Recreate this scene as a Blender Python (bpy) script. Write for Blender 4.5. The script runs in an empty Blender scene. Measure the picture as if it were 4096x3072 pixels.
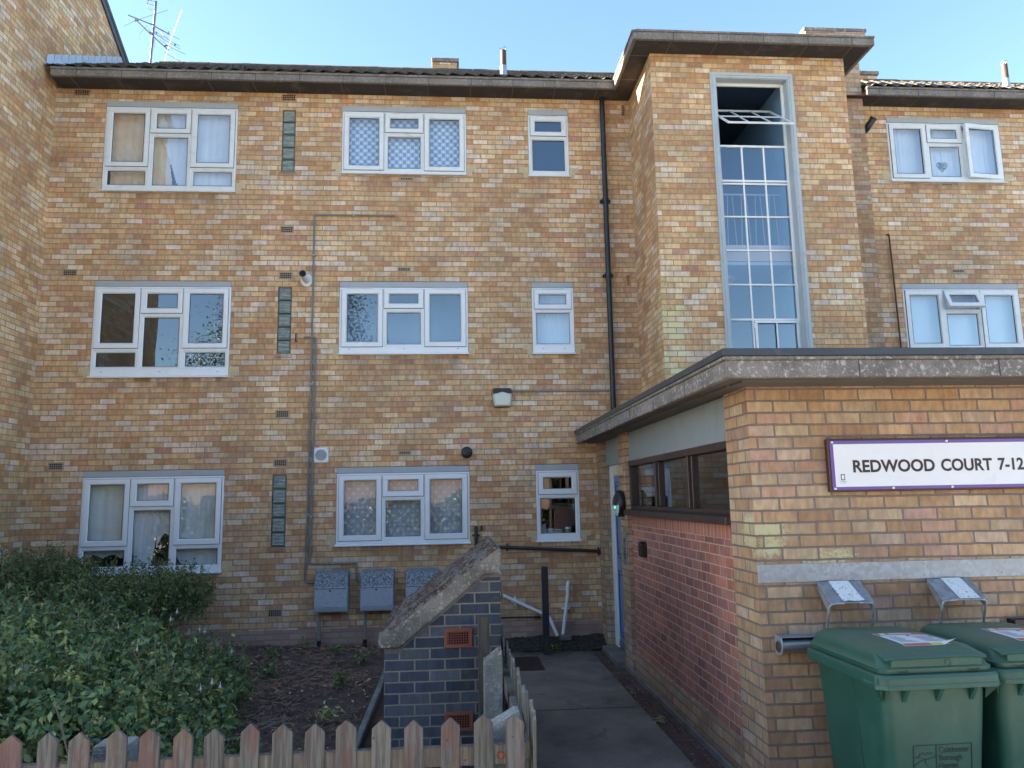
import bpy, math, random
import numpy as np
from mathutils import Vector, Matrix
random.seed(7); rng = np.random.default_rng(7)
C = bpy.context.scene.collection
sc = bpy.context.scene
# ------------------------------------------------------------------ camera
cam = bpy.data.cameras.new('camera'); camo = bpy.data.objects.new('camera', cam); C.objects.link(camo)
CAM = (0.0, -10.592, 2.009)
yaw, pitch, roll = 0.0786, 0.1474, -0.0185
def cam_matrix():
    cy, sy, cp, sp = math.cos(yaw), math.sin(yaw), math.cos(pitch), math.sin(pitch)
    f = Vector((sy*cp, cy*cp, sp)); r = Vector((cy, -sy, 0)); u = r.cross(f)
    cr, sr = math.cos(roll), math.sin(roll)
    r2 = r*cr + u*sr; u2 = u*cr - r*sr
    m = Matrix((( r2.x, u2.x, -f.x), (r2.y, u2.y, -f.y), (r2.z, u2.z, -f.z))).to_4x4()
    return Matrix.Translation(CAM) @ m
camo.matrix_world = cam_matrix()
cam.sensor_width = 36.0; cam.lens = 3037.4/4096*36; cam.clip_end = 2000; cam.clip_start = 0.05
sc.camera = camo
# ------------------------------------------------------------------ sky, sun, exposure
SUN_DIR = Vector((-0.91, 0.12, 0.33)).normalized()      # towards the sun
EL = math.asin(SUN_DIR.z); AZ = math.atan2(SUN_DIR.x, SUN_DIR.y)
w = bpy.data.worlds.new("World"); sc.world = w; w.use_nodes = True
wn = w.node_tree.nodes; wl = w.node_tree.links
bg = wn['Background']; sky = wn.new('ShaderNodeTexSky'); sky.sky_type = 'NISHITA'; sky.sun_disc = False
sky.sun_elevation = EL; sky.sun_rotation = AZ; sky.air_density = 1.0; sky.dust_density = 0.3; sky.ozone_density = 2.4; sky.altitude = 50
wl.new(sky.outputs[0], bg.inputs[0]); bg.inputs[1].default_value = 0.05
sl = bpy.data.lights.new('sun', 'SUN'); sl.energy = 5.0; sl.angle = math.radians(0.5); sl.color = (1.0, 0.86, 0.68)
so = bpy.data.objects.new('sun', sl); C.objects.link(so); so.rotation_euler = (-SUN_DIR).to_track_quat('-Z', 'Y').to_euler()
sc.view_settings.view_transform = 'Standard'; sc.view_settings.look = 'None'; sc.view_settings.gamma = 1
sc.view_settings.exposure = 3.38
sc.cycles.max_bounces = 8; sc.cycles.transparent_max_bounces = 24; sc.cycles.caustics_reflective = False; sc.cycles.caustics_refractive = False

# ================================================================== helpers
def tag(o, label=None, cat=None, group=None, kind=None):
    if label: o['label'] = label
    if cat: o['category'] = cat
    if group: o['group'] = group
    if kind: o['kind'] = kind
    return o
def thing(name, label, cat, loc=(0,0,0), group=None):
    o = bpy.data.objects.new(name, None); C.objects.link(o); o.location = loc; o.empty_display_size = .1
    return tag(o, label, cat, group)
class MB:
    def __init__(s): s.v = []; s.f = []; s.m = []; s.cur = 0
    def add(s, vs, fs):
        b = len(s.v); s.v += [tuple(p) for p in vs]; s.f += [tuple(b+i for i in f) for f in fs]; s.m += [s.cur]*len(fs); return s
    def box(s, x0, x1, y0, y1, z0, z1):
        if x0 > x1: x0, x1 = x1, x0
        if y0 > y1: y0, y1 = y1, y0
        if z0 > z1: z0, z1 = z1, z0
        return s.add([(x0,y0,z0),(x1,y0,z0),(x1,y1,z0),(x0,y1,z0),(x0,y0,z1),(x1,y0,z1),(x1,y1,z1),(x0,y1,z1)],
            [(0,3,2,1),(4,5,6,7),(0,1,5,4),(1,2,6,5),(2,3,7,6),(3,0,4,7)])
    def quad(s, a, b, c, d): return s.add([a,b,c,d], [(0,1,2,3)])
    def prism(s, poly, axis, a, b):
        # poly in the two other axes (ccw), extruded a..b along axis
        def P(p, t):
            return {'x': (t, p[0], p[1]), 'y': (p[0], t, p[1]), 'z': (p[0], p[1], t)}[axis]
        n = len(poly); vs = [P(p,a) for p in poly] + [P(p,b) for p in poly]
        fs = [tuple(range(n)), tuple(range(2*n-1, n-1, -1))] + [(i, i+n, (i+1)%n+n, (i+1)%n) for i in range(n)]
        return s.add(vs, fs)
    def tube(s, pts, r, n=8, r2=None, cap=True):
        pts = [Vector(p) for p in pts]; N = len(pts); vs = []; up = None
        for i, p in enumerate(pts):
            d = (pts[min(i+1,N-1)] - pts[max(i-1,0)]).normalized()
            if up is None: up = d.orthogonal().normalized()
            else:
                up = (up - d*up.dot(d)); up = up.normalized() if up.length > 1e-6 else d.orthogonal().normalized()
            q = d.cross(up); rr = r if r2 is None else r + (r2-r)*i/(N-1)
            vs += [p + (up*math.cos(t) + q*math.sin(t))*rr for t in [2*math.pi*k/n for k in range(n)]]
        fs = [(i*n+k, i*n+(k+1)%n, (i+1)*n+(k+1)%n, (i+1)*n+k) for i in range(N-1) for k in range(n)]
        if cap: fs += [tuple(range(n-1,-1,-1)), tuple((N-1)*n+k for k in range(n))]
        return s.add(vs, fs)
    def cyl(s, a, b, r, n=20, r2=None): return s.tube([a,b], r, n, r2)
    def ring(s, rings, capa=True, capb=True):
        n = len(rings[0]); vs = [p for r in rings for p in r]
        fs = [(i*n+k, i*n+(k+1)%n, (i+1)*n+(k+1)%n, (i+1)*n+k) for i in range(len(rings)-1) for k in range(n)]
        if capa: fs.append(tuple(range(n-1,-1,-1)))
        if capb: fs.append(tuple((len(rings)-1)*n+k for k in range(n)))
        return s.add(vs, fs)
    def build(s, name, mats, parent=None, bevel=0, smooth=False, seg=1, fix=True, autosm=None):
        me = bpy.data.meshes.new(name); me.from_pydata(s.v, [], s.f)
        if not isinstance(mats, (list, tuple)): mats = [mats]
        for m in mats: me.materials.append(m)
        if len(mats) > 1: me.polygons.foreach_set('material_index', s.m)
        if fix:
            import bmesh
            b = bmesh.new(); b.from_mesh(me); bmesh.ops.recalc_face_normals(b, faces=b.faces); b.to_mesh(me); b.free()
        if smooth: me.polygons.foreach_set('use_smooth', [True]*len(me.polygons))
        me.update()
        o = bpy.data.objects.new(name, me); C.objects.link(o)
        if parent: 
            o.parent = parent
            w_ = parent; off = Vector((0,0,0))
            while w_: off += w_.location; w_ = w_.parent
            o.location = -off
        if bevel:
            bm_ = o.modifiers.new('bevel', 'BEVEL'); bm_.width = bevel; bm_.segments = seg; bm_.limit_method = 'ANGLE'; bm_.angle_limit = math.radians(35)
        if smooth and autosm:
            es = o.modifiers.new('es', 'EDGE_SPLIT'); es.split_angle = math.radians(autosm)
        return o
def struct(name, mb, mat, **k): return tag(mb.build(name, mat, **k), kind='structure')
def arc(c, r, a0, a1, n, plane='xz', t=0):
    out = []
    for i in range(n+1):
        a = a0 + (a1-a0)*i/n; p, q = c[0]+r*math.cos(a), c[1]+r*math.sin(a)
        out.append({'xz': (p, t, q), 'yz': (t, p, q), 'xy': (p, q, t)}[plane])
    return out
def bend(pts, r=.03, n=4):
    """round the corners of a polyline"""
    P = [Vector(p) for p in pts]; out = [P[0]]
    for i in range(1, len(P)-1):
        a = (P[i-1]-P[i]); b = (P[i+1]-P[i]); rr = min(r, a.length*.45, b.length*.45)
        A = P[i]+a.normalized()*rr; B = P[i]+b.normalized()*rr
        for k in range(n+1):
            t = k/n; out.append(A*(1-t)**2 + P[i]*2*t*(1-t) + B*t*t)
    out.append(P[-1]); return out

# ================================================================== materials
class NT:
    def __init__(s, name):
        s.mat = bpy.data.materials.new(name); s.mat.use_nodes = True; t = s.mat.node_tree; s.n = t.nodes; s.l = t.links
        s.bsdf = s.n['Principled BSDF']; s.out = s.n['Material Output']; s._pos = None
    def new(s, typ, **k):
        x = s.n.new(typ)
        for a, b in k.items(): setattr(x, a, b)
        return x
    def put(s, inp, val):
        if isinstance(val, (int, float)): 
            inp.default_value = val if inp.type != 'RGBA' else (val, val, val, 1)
        elif isinstance(val, (tuple, list)):
            inp.default_value = tuple(val) + ((1,) if inp.type == 'RGBA' and len(val) == 3 else ())
        else: s.l.new(val, inp)
    def math(s, op, a, b=0.0, c=None, clamp=False):
        x = s.new('ShaderNodeMath', operation=op, use_clamp=clamp); s.put(x.inputs[0], a); s.put(x.inputs[1], b)
        if c is not None: s.put(x.inputs[2], c)
        return x.outputs[0]
    def pos(s):
        if s._pos is None: s._pos = s.new('ShaderNodeNewGeometry')
        return s._pos.outputs['Position']
    def nrm(s): s.pos(); return s._pos.outputs['Normal']
    def sep(s, v): x = s.new('ShaderNodeSeparateXYZ'); s.put(x.inputs[0], v); return x.outputs
    def comb(s, x_, y_, z_=0.0):
        x = s.new('ShaderNodeCombineXYZ'); s.put(x.inputs[0], x_); s.put(x.inputs[1], y_); s.put(x.inputs[2], z_); return x.outputs[0]
    def noise(s, scale, detail=4, rough=.55, vec=None, dist=0.0, out='Fac', stretch=None):
        x = s.new('ShaderNodeTexNoise'); v = vec if vec is not None else s.pos()
        if stretch:
            m = s.new('ShaderNodeVectorMath', operation='MULTIPLY'); s.put(m.inputs[0], v); m.inputs[1].default_value = stretch; v = m.outputs[0]
        s.put(x.inputs['Vector'], v); s.put(x.inputs['Scale'], scale); x.inputs['Detail'].default_value = detail
        x.inputs['Roughness'].default_value = rough; x.inputs['Distortion'].default_value = dist
        return x.outputs[out]
    def vor(s, scale, vec=None, feature='F1', out='Distance', rand=1.0):
        x = s.new('ShaderNodeTexVoronoi', feature=feature); s.put(x.inputs['Vector'], vec if vec is not None else s.pos())
        x.inputs['Scale'].default_value = scale; x.inputs['Randomness'].default_value = rand; return x.outputs[out]
    def mix(s, f, a, b, blend='MIX'):
        x = s.new('ShaderNodeMix', data_type='RGBA', blend_type=blend, clamp_factor=True)
        s.put(x.inputs[0], f); s.put(x.inputs[6], a); s.put(x.inputs[7], b); return x.outputs[2]
    def fmix(s, f, a, b):
        x = s.new('ShaderNodeMix', data_type='FLOAT'); s.put(x.inputs[0], f); s.put(x.inputs[2], a); s.put(x.inputs[3], b); return x.outputs[0]
    def ramp(s, f, stops, interp='LINEAR'):
        x = s.new('ShaderNodeValToRGB'); cr = x.color_ramp; cr.interpolation = interp
        while len(cr.elements) > len(stops): cr.elements.remove(cr.elements[-1])
        while len(cr.elements) < len(stops): cr.elements.new(.5)
        for e, (p, c) in zip(cr.elements, stops):
            e.position = p; e.color = (c, c, c, 1) if isinstance(c, (int, float)) else tuple(c)+(1,)
        s.put(x.inputs[0], f); return x.outputs[0]
    def smooth(s, v, a, b, lo=0.0, hi=1.0):
        x = s.new('ShaderNodeMapRange', interpolation_type='SMOOTHSTEP'); s.put(x.inputs[0], v)
        for i, q in enumerate((a, b, lo, hi)): s.put(x.inputs[i+1], q)
        return x.outputs[0]
    def bump(s, h, dist=.01, strength=1.0, normal=None):
        x = s.new('ShaderNodeBump'); s.put(x.inputs['Height'], h); x.inputs['Distance'].default_value = dist; s.put(x.inputs['Strength'], strength)
        if normal is not None: s.put(x.inputs['Normal'], normal)
        return x.outputs[0]
    def fin(s, col, rough=.85, metal=0.0, bump=None, spec=None):
        s.put(s.bsdf.inputs['Base Color'], col); s.put(s.bsdf.inputs['Roughness'], rough); s.put(s.bsdf.inputs['Metallic'], metal)
        if bump is not None: s.l.new(bump, s.bsdf.inputs['Normal'])
        if spec is not None: s.put(s.bsdf.inputs['Specular IOR Level'], spec)
        return s.mat
def srgb(*c):
    return tuple(((v/255+.055)/1.055)**2.4 if v > 10 else v/255/12.92 for v in c)

BUFF = [(0.00, (.50,.36,.19)), (.13, (.45,.29,.14)), (.24, (.56,.49,.36)), (.36, (.42,.235,.10)), (.46, (.48,.34,.18)), (.57, (.55,.44,.27)),
        (.68, (.47,.32,.17)), (.77, (.40,.22,.10)), (.84, (.55,.49,.41)), (.91, (.45,.29,.17)), (.955, (.41,.25,.16)), (.985, (.36,.18,.13))]
def brick(name, L=.2168, H=.075, mortar=.0052, pal=BUFF, mcol=(.25,.21,.165), bump=.012, zoff=0.0, uoff=0.0, wob=.006, lichen=None, orange=True, stain=True, soldier=None, fine=1.0, drips=False, offset=.5, plinth=False, mossy=0.0, gain=1.0, meanc=(.47,.36,.225), warm=(1.29,1.165,1.09)):
    n = NT(name); p = n.sep(n.pos()); nn = n.sep(n.nrm())
    side = n.math('GREATER_THAN', n.math('ABSOLUTE', nn[0]), .6)
    topf = n.math('GREATER_THAN', n.math('ABSOLUTE', nn[2]), .6)
    u = n.math('ADD', n.fmix(side, p[0], p[1]), uoff); v = n.math('ADD', n.fmix(topf, p[2], p[1]), zoff)
    base = n.comb(u, v, n.math('MULTIPLY', side, 7.3))
    d1 = n.noise(9.0, 2, .5, vec=base, out='Color'); d2 = n.noise(60.0*fine, 2, .6, vec=base, out='Color'); d0 = n.noise(1.1, 1, .5, vec=base, out='Color')
    def vm(op, a, b):
        x = n.new('ShaderNodeVectorMath', operation=op); n.put(x.inputs[0], a); n.put(x.inputs[1], b) if not isinstance(b, float) else setattr(x.inputs[1], 'default_value', (b,b,b)); return x.outputs[0]
    dd = vm('ADD', vm('ADD', vm('MULTIPLY', vm('SUBTRACT', d1, .5), wob), vm('MULTIPLY', vm('SUBTRACT', d2, .5), wob*.8)), vm('MULTIPLY', vm('SUBTRACT', d0, .5), wob*2.0))
    q = n.sep(vm('ADD', base, dd)); vec = n.comb(q[0], q[1], 0.0)
    b = n.new('ShaderNodeTexBrick', offset=offset, offset_frequency=2, squash=1.0)
    n.put(b.inputs['Vector'], vec); n.put(b.inputs['Color1'], (0,0,0)); n.put(b.inputs['Color2'], (1,1,1)); n.put(b.inputs['Mortar'], (0,0,0))
    for k, val in (('Scale', 1.0), ('Mortar Size', mortar), ('Mortar Smooth', .25), ('Bias', 0.0), ('Brick Width', L), ('Row Height', H)): b.inputs[k].default_value = val
    rand = n.sep(b.outputs['Color'])[0]; m = b.outputs['Fac']
    r2 = n.math('FRACT', n.math('MULTIPLY', rand, 37.73)); r3 = n.math('FRACT', n.math('MULTIPLY', rand, 91.17))
    pick = rand
    if orange:
        big = n.noise(.9, 3, .6, stretch=(.55,.55,1.7)); band = n.smooth(p[2], 7.2, 7.75, 0.0, .16)
        pick = n.math('ADD', rand, n.math('ADD', n.math('MULTIPLY', n.math('SUBTRACT', big, .5), .5), band)); pick = n.math('PINGPONG', pick, 1.0)
    col = n.ramp(r2, pal, 'CONSTANT')
    if orange: col = n.mix(n.math('MULTIPLY', n.math('ABSOLUTE', n.math('SUBTRACT', pick, .35)), .75), n.ramp(r2, [(a, (c[0]*.98, c[1]*1.03, c[2]*1.12)) for a, c in pal], 'CONSTANT'), n.mix(.45, col, (.42,.255,.12)))
    if orange is not None: col = n.mix(.20, col, meanc)
    # each brick's own value, drag marks, flecks
    col = n.mix(1.0, col, n.fmix(r3, .87, 1.10), 'MULTIPLY')
    drag = n.noise(22*fine, 3, .6, vec=base, stretch=(1.0, .35, 1.0)); col = n.mix(1.0, col, n.fmix(n.smooth(drag, .3, .7), .82, 1.16), 'MULTIPLY')
    blot = n.noise(7.0, 2, .5, vec=base); col = n.mix(n.smooth(blot, .55, .72, 0, .35), col, n.mix(1.0, col, (1.02,.72,.5), 'MULTIPLY'))
    gr = n.noise(240*fine, 2, .7); col = n.mix(1.0, col, n.fmix(gr, .82, 1.16), 'MULTIPLY')
    if drips: col = n.mix(n.smooth(p[2], 3.6, 2.4, 0, .7), col, n.mix(1.0, col, (1.0,.93,.90), 'MULTIPLY'))
    if stain:
        st = n.noise(.8, 5, .6, dist=.5); col = n.mix(1.0, col, n.fmix(n.smooth(st, .3, .7), .80, 1.09), 'MULTIPLY')
        ver = n.noise(2.2, 4, .6, stretch=(1,1,.16)); col = n.mix(1.0, col, n.fmix(n.smooth(ver, .35, .65), .92, 1.04), 'MULTIPLY')
    mn = n.noise(35, 3, .6); mc = n.mix(mn, tuple(c*.72 for c in mcol), tuple(min(1, c*1.25) for c in mcol))
    if drips:    # sooty runs below the sills, a few patches of pale scale, darker foot
        fld = n.noise(3.2, 3, .6, stretch=(1.6,1,.35)); tot_ = None
        for (xa, xb, zt_, ln_) in ((-1.45,.15,4.0,.42),(-4.8,-3.1,3.7,.3),(-4.8,-3.1,6.36,.25),(-1.4,.1,6.67,.3),(1.15,1.75,4.0,.22),(-1.4,.1,1.38,.25),(6.8,8.5,6.67,.25)):
            e_ = n.math('MULTIPLY', n.math('MULTIPLY', n.smooth(p[0], xa-.08, xa+.15), n.smooth(p[0], xb+.08, xb-.15)), n.math('MULTIPLY', n.math('LESS_THAN', p[2], zt_), n.smooth(p[2], zt_-ln_, zt_)))
            tot_ = e_ if tot_ is None else n.math('MAXIMUM', tot_, e_)
        col = n.mix(n.math('MULTIPLY', tot_, n.smooth(fld, .35, .62, .15, .85)), col, n.mix(1.0, col, (.52,.47,.44), 'MULTIPLY'))
    if plinth:   # two lowest courses of purple brick
        pl = n.math('LESS_THAN', p[2], .325); col = n.mix(pl, col, n.mix(r3, (.24,.17,.14), (.33,.25,.20)))
    hgt = n.math('ADD', n.math('MULTIPLY', n.math('SUBTRACT', 1.0, m), 1.0), n.math('ADD', n.math('MULTIPLY', drag, .28), n.math('MULTIPLY', gr, .14)))
    hgt = n.math('ADD', hgt, n.math('MULTIPLY', r3, .22))
    fincol = n.mix(m, col, mc)
    if soldier:  # brick-on-edge course between two heights
        z0, z1, sw = soldier
        b2 = n.new('ShaderNodeTexBrick', offset=0.0); n.put(b2.inputs['Vector'], n.comb(q[0], n.math('SUBTRACT', q[1], z0+zoff), 0.0)); n.put(b2.inputs['Color1'], (0,0,0)); n.put(b2.inputs['Color2'], (1,1,1))
        for k, val in (('Scale', 1.0), ('Mortar Size', mortar), ('Mortar Smooth', .2), ('Brick Width', sw), ('Row Height', z1-z0)): b2.inputs[k].default_value = val
        ins = n.math('GREATER_THAN', p[2], z0); rr = n.math('FRACT', n.math('MULTIPLY', n.sep(b2.outputs['Color'])[0], 37.73))
        c2 = n.mix(1.0, n.ramp(rr, pal, 'CONSTANT'), n.fmix(drag, .8, 1.2), 'MULTIPLY')
        fincol = n.mix(ins, fincol, n.mix(b2.outputs['Fac'], c2, mc)); hgt = n.fmix(ins, hgt, n.math('SUBTRACT', 1.0, b2.outputs['Fac']))
    if lichen:
        tot = None
        for (ax, ay, az, rad, amt) in lichen:
            dv = n.new('ShaderNodeVectorMath', operation='SUBTRACT'); n.put(dv.inputs[0], n.pos()); dv.inputs[1].default_value = (ax, ay, az)
            sv = n.new('ShaderNodeVectorMath', operation='MULTIPLY'); n.put(sv.inputs[0], dv.outputs[0]); sv.inputs[1].default_value = (1/rad[0], 1/rad[1], 1/rad[2])
            ln = n.new('ShaderNodeVectorMath', operation='LENGTH'); n.put(ln.inputs[0], sv.outputs[0])
            g = n.smooth(ln.outputs['Value'], 0.25, 1.0, amt, 0.0); tot = g if tot is None else n.math('MAXIMUM', tot, g)
        ln1 = n.noise(48, 4, .75); ln2 = n.noise(5, 2, .5, vec=base)
        sc_ = n.math('ADD', n.math('ADD', n.math('MULTIPLY', ln1, .62), n.math('MULTIPLY', r2, .30)), n.math('MULTIPLY', ln2, .25))
        mask = n.smooth(n.math('ADD', sc_, tot), 1.04, 1.24); mask = n.math('MULTIPLY', mask, n.math('SUBTRACT', 1.0, n.math('MULTIPLY', m, .85)))
        fincol = n.mix(n.math('MULTIPLY', mask, .7), fincol, (.56,.60,.33))
    if mossy: fincol = n.mix(n.smooth(n.noise(6, 4, .7), .52, .72, 0, mossy), fincol, (.10,.12,.05))
    fincol = n.mix(1.0, fincol, warm, 'MULTIPLY')
    if gain != 1.0: fincol = n.mix(1.0, fincol, gain, 'MULTIPLY')
    return n.fin(fincol, .9, bump=n.bump(hgt, bump))
M = {}
M['brick'] = brick('facade_brick', zoff=-.0505+.075, plinth=True, drips=True)
M['brick_wing'] = brick('wing_brick', zoff=-.0505+.075, uoff=.1, orange=False)
M['brick_tower'] = brick('tower_brick', zoff=.02, uoff=.06, H=.0752, lichen=[(2.75,-1.3,3.9,(.55,.6,1.9),.56),(4.9,-1.25,3.9,(.5,.4,.5),.40),(2.75,-1.3,5.9,(.5,.5,1.6),.34)], orange=False)
M['brick_stack'] = brick('chimney_brick', pal=[(a, (c[0]*.62, c[1]*.62, c[2]*.7)) for a, c in BUFF], orange=False)
M['brick_porch'] = brick('porch_brick', L=.247, H=.0828, mortar=.0072, pal=[(0,(.43,.28,.14)),(.15,(.39,.245,.115)),(.3,(.46,.345,.20)),(.44,(.41,.265,.13)),(.58,(.44,.315,.17)),(.7,(.43,.27,.17)),(.8,(.36,.205,.095)),(.88,(.45,.34,.23)),(.95,(.41,.25,.18))],
        mcol=(.19,.165,.14), gain=.92, meanc=(.42,.34,.26), warm=(1.10,1.06,1.10), bump=.011, zoff=.02, uoff=.03, wob=.007, orange=False, lichen=[(2.07,-5.5,1.72,(.42,.4,.32),.55),(2.5,-5.55,1.57,(.5,.3,.16),.52),(2.05,-5.4,.9,(.3,.4,.9),.28),(2.07,-1.8,1.1,(.2,.3,.7),.4)])
M['brick_red'] = brick('red_brick', L=.235, H=.0805, mortar=.0055, pal=[(0,(.29,.125,.10)),(.18,(.33,.14,.105)),(.36,(.27,.125,.105)),(.5,(.31,.155,.125)),(.64,(.23,.105,.10)),(.78,(.32,.15,.11)),(.9,(.25,.13,.11))],
        mcol=(.40,.33,.27), bump=.006, orange=None, soldier=(1.66,1.775,.085), lichen=[(2.07,-4.3,.7,(.5,1.1,.6),.26)])
M['brick_blue'] = brick('blue_brick', L=.2175, H=.0765, mortar=.0062, pal=[(0,(.040,.052,.075)),(.2,(.062,.076,.100)),(.4,(.030,.040,.058)),(.6,(.072,.084,.104)),(.8,(.048,.058,.078))],
        mcol=(.20,.19,.16), bump=.012, mossy=.45, orange=None, zoff=.058, uoff=.505, wob=.0035, stain=True)

def concrete(name, base, dark, spots, scale=1.0, bumpd=.004, lich=.5, mossc=None):
    n = NT(name); a = n.noise(3*scale, 5, .65); c = n.mix(n.smooth(a, .3, .7), base, dark)
    ag = n.vor(110*scale); c = n.mix(n.smooth(ag, .25, .12, 0, .55), c, spots)
    l = n.noise(26*scale, 5, .75); c = n.mix(n.smooth(l, .52, .64, 0, lich), c, spots)
    d = n.noise(60*scale, 3, .7); c = n.mix(n.smooth(d, .55, .75, 0, .6), c, tuple(x*.35 for x in dark))
    if mossc: c = n.mix(n.smooth(n.noise(5*scale, 5, .7), .5, .62, 0, .85), c, mossc)
    h = n.math('ADD', n.math('MULTIPLY', n.noise(80*scale, 4, .7), .6), n.math('MULTIPLY', l, .8))
    return n.fin(c, .93, bump=n.bump(h, bumpd))
M['fascia'] = concrete('fascia_concrete', (.205,.185,.165), (.13,.115,.10), (.42,.41,.38), lich=.4)
M['canopy_conc'] = concrete('canopy_concrete', (.21,.195,.18), (.12,.108,.10), (.52,.53,.52), scale=1.1, lich=.65)
M['coping'] = concrete('coping_concrete', (.24,.215,.185), (.10,.09,.075), (.50,.47,.42), lich=.6, bumpd=.010)
M['post_conc'] = concrete('post_concrete', (.24,.245,.225), (.12,.125,.11), (.44,.44,.40), lich=.4)
M['step'] = concrete('step_concrete', (.20,.18,.16), (.12,.10,.09), (.3,.28,.26), lich=.2)
def simple(name, col, rough=.6, metal=0.0, var=.12, sc_=6, bumpd=0.0, dirt=None, spec=None, streak=False):
    n = NT(name); a = n.noise(sc_, 4, .6, stretch=(1,1,.25) if streak else None); c = n.mix(1.0, col, n.fmix(a, 1-var, 1+var), 'MULTIPLY')
    if dirt:
        c = n.mix(n.smooth(n.noise(sc_*1.7, 5, .7, dist=.4), .5, .75, 0, dirt[1]), c, dirt[0])
    bp = n.bump(n.noise(sc_*20, 3, .6), bumpd) if bumpd else None
    return n.fin(c, n.fmix(a, max(.05, rough-.08), min(1, rough+.08)), metal, bp, spec)
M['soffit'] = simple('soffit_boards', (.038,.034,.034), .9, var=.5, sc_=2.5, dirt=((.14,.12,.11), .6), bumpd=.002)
M['soffit_porch'] = simple('porch_soffit', (.12,.105,.095), .9, var=.3, sc_=2.5, dirt=((.08,.07,.06), .6), bumpd=.002)
M['upvc'] = simple('white_upvc', (.74,.78,.80), .32, var=.05, sc_=3, dirt=((.55,.58,.56), .25))
M['upvc_old'] = simple('weathered_upvc', (.68,.71,.71), .4, var=.08, sc_=4, dirt=((.38,.40,.36), .45))
M['gasket'] = simple('gasket', (.03,.035,.04), .6)
M['lintel'] = simple('lintel_paint', (.36,.39,.41), .6, var=.1, sc_=5, dirt=((.26,.27,.27), .4), streak=False, bumpd=.001)
M['greypanel'] = simple('grey_panel', (.235,.28,.30), .75, var=.10, sc_=3, dirt=((.17,.20,.21), .5), bumpd=.0015, streak=True)
M['steelframe'] = simple('grey_steel_frame', (.42,.47,.49), .5, var=.12, sc_=3, dirt=((.30,.34,.36), .5), streak=True)
M['white_paint'] = simple('white_steel_paint', (.76,.78,.76), .4, var=.06, dirt=((.5,.5,.46), .3))
M['black_pipe'] = simple('black_pipe', (.012,.016,.022), .35, var=.3, dirt=((.07,.075,.08), .35))
M['black_plastic'] = simple('black_plastic', (.012,.013,.014), .4, var=.2)
M['white_pipe'] = simple('white_pipe', (.78,.79,.78), .45, var=.1, dirt=((.48,.47,.42), .35), sc_=9)
M['gas_pipe'] = simple('grey_gas_pipe', (.15,.18,.18), .55, var=.3, sc_=12, dirt=((.30,.32,.31), .5), streak=True)
M['rust_pipe'] = simple('rusty_pipe', (.06,.034,.027), .7, var=.3, sc_=12)
M['post_paint'] = simple('chipped_black_paint', (.014,.022,.040), .35, var=.3, sc_=14, dirt=((.30,.31,.30), .0))
M['flashing'] = simple('roof_flashing', (.035,.045,.055), .45, var=.3, sc_=4, dirt=((.12,.14,.15), .4))
M['lead'] = simple('lead', (.48,.53,.60), .4, .2, var=.2, sc_=5, dirt=((.2,.22,.25), .4))
M['galv'] = None
n = NT('galvanised_steel'); a = n.vor(38, out='Color'); s_ = n.sep(a)[0]; bb = n.noise(3, 4, .6)
c = n.mix(1.0, (.32,.36,.405), n.fmix(s_, .82, 1.18), 'MULTIPLY'); c = n.mix(n.smooth(bb, .4, .7, 0, .5), c, (.27,.30,.33))
M['galv'] = n.fin(c, n.fmix(s_, .38, .55), .55, n.bump(n.noise(120, 2), .0006))
M['brown_wood'] = simple('brown_timber', (.040,.024,.022), .45, var=.3, sc_=7, dirt=((.10,.085,.08), .3))
M['sign_wood'] = simple('sign_timber', (.06,.022,.02), .5, var=.3, sc_=9)
M['purple'] = simple('purple_vinyl', (.14,.09,.33), .4, var=.06)
M['sign_white'] = simple('sign_white', (.74,.77,.80), .3, var=.03, dirt=((.64,.67,.70), .2))
M['ink'] = simple('dark_lettering', (.035,.018,.018), .4, var=.15, sc_=20)
M['ink_grey'] = simple('grey_ink', (.10,.11,.13), .5)
M['blue_door'] = simple('blue_door_paint', (.115,.22,.42), .35, var=.08)
M['door_dark'] = simple('door_groove', (.02,.045,.11), .4)
M['green'] = None
n = NT('green_bin_plastic'); a = n.noise(5, 4, .6); c = n.mix(n.smooth(a, .35, .7), (.016,.076,.056), (.024,.094,.070)); 
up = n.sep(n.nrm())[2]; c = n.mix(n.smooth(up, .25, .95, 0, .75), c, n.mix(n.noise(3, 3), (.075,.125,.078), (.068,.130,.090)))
c = n.mix(n.smooth(n.noise(30, 4, .8), .64, .78, 0, .5), c, (.17,.22,.19)); c = n.mix(n.smooth(n.noise(9, 5, .75, stretch=(1,1,.3)), .55, .75, 0, .35), c, (.10,.13,.11))
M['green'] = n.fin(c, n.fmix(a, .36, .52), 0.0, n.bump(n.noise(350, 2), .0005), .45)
M['green_dark'] = simple('engraved_line', (.004,.018,.016), .6)
M['sticker'] = simple('sticker_white', (.74,.77,.80), .35, var=.03)
M['sticker_orange'] = simple('sticker_orange', (.50,.13,.05), .4)
M['sticker_yellow'] = simple('sticker_yellow', (.62,.58,.10), .4)
M['old_paper'] = None
n = NT('mouldy_paper'); c = n.mix(n.smooth(n.noise(70, 4, .7), .58, .64), (.66,.70,.71), (.06,.06,.06)); M['old_paper'] = n.fin(c, .7)
M['terracotta'] = simple('terracotta', (.27,.075,.045), .8, var=.15, sc_=14, bumpd=.001)
M['airbrick'] = simple('buff_air_brick', (.34,.27,.19), .85, var=.2, sc_=9)
M['void'] = simple('dark_void', (.006,.006,.007), .9)
M['beige'] = simple('beige_plastic', (.50,.42,.29), .5)
M['stainless'] = simple('stainless', (.30,.31,.31), .35, .7, var=.1)
M['room'] = simple('room_walls', (.16,.17,.18), .9, var=.05)
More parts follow.
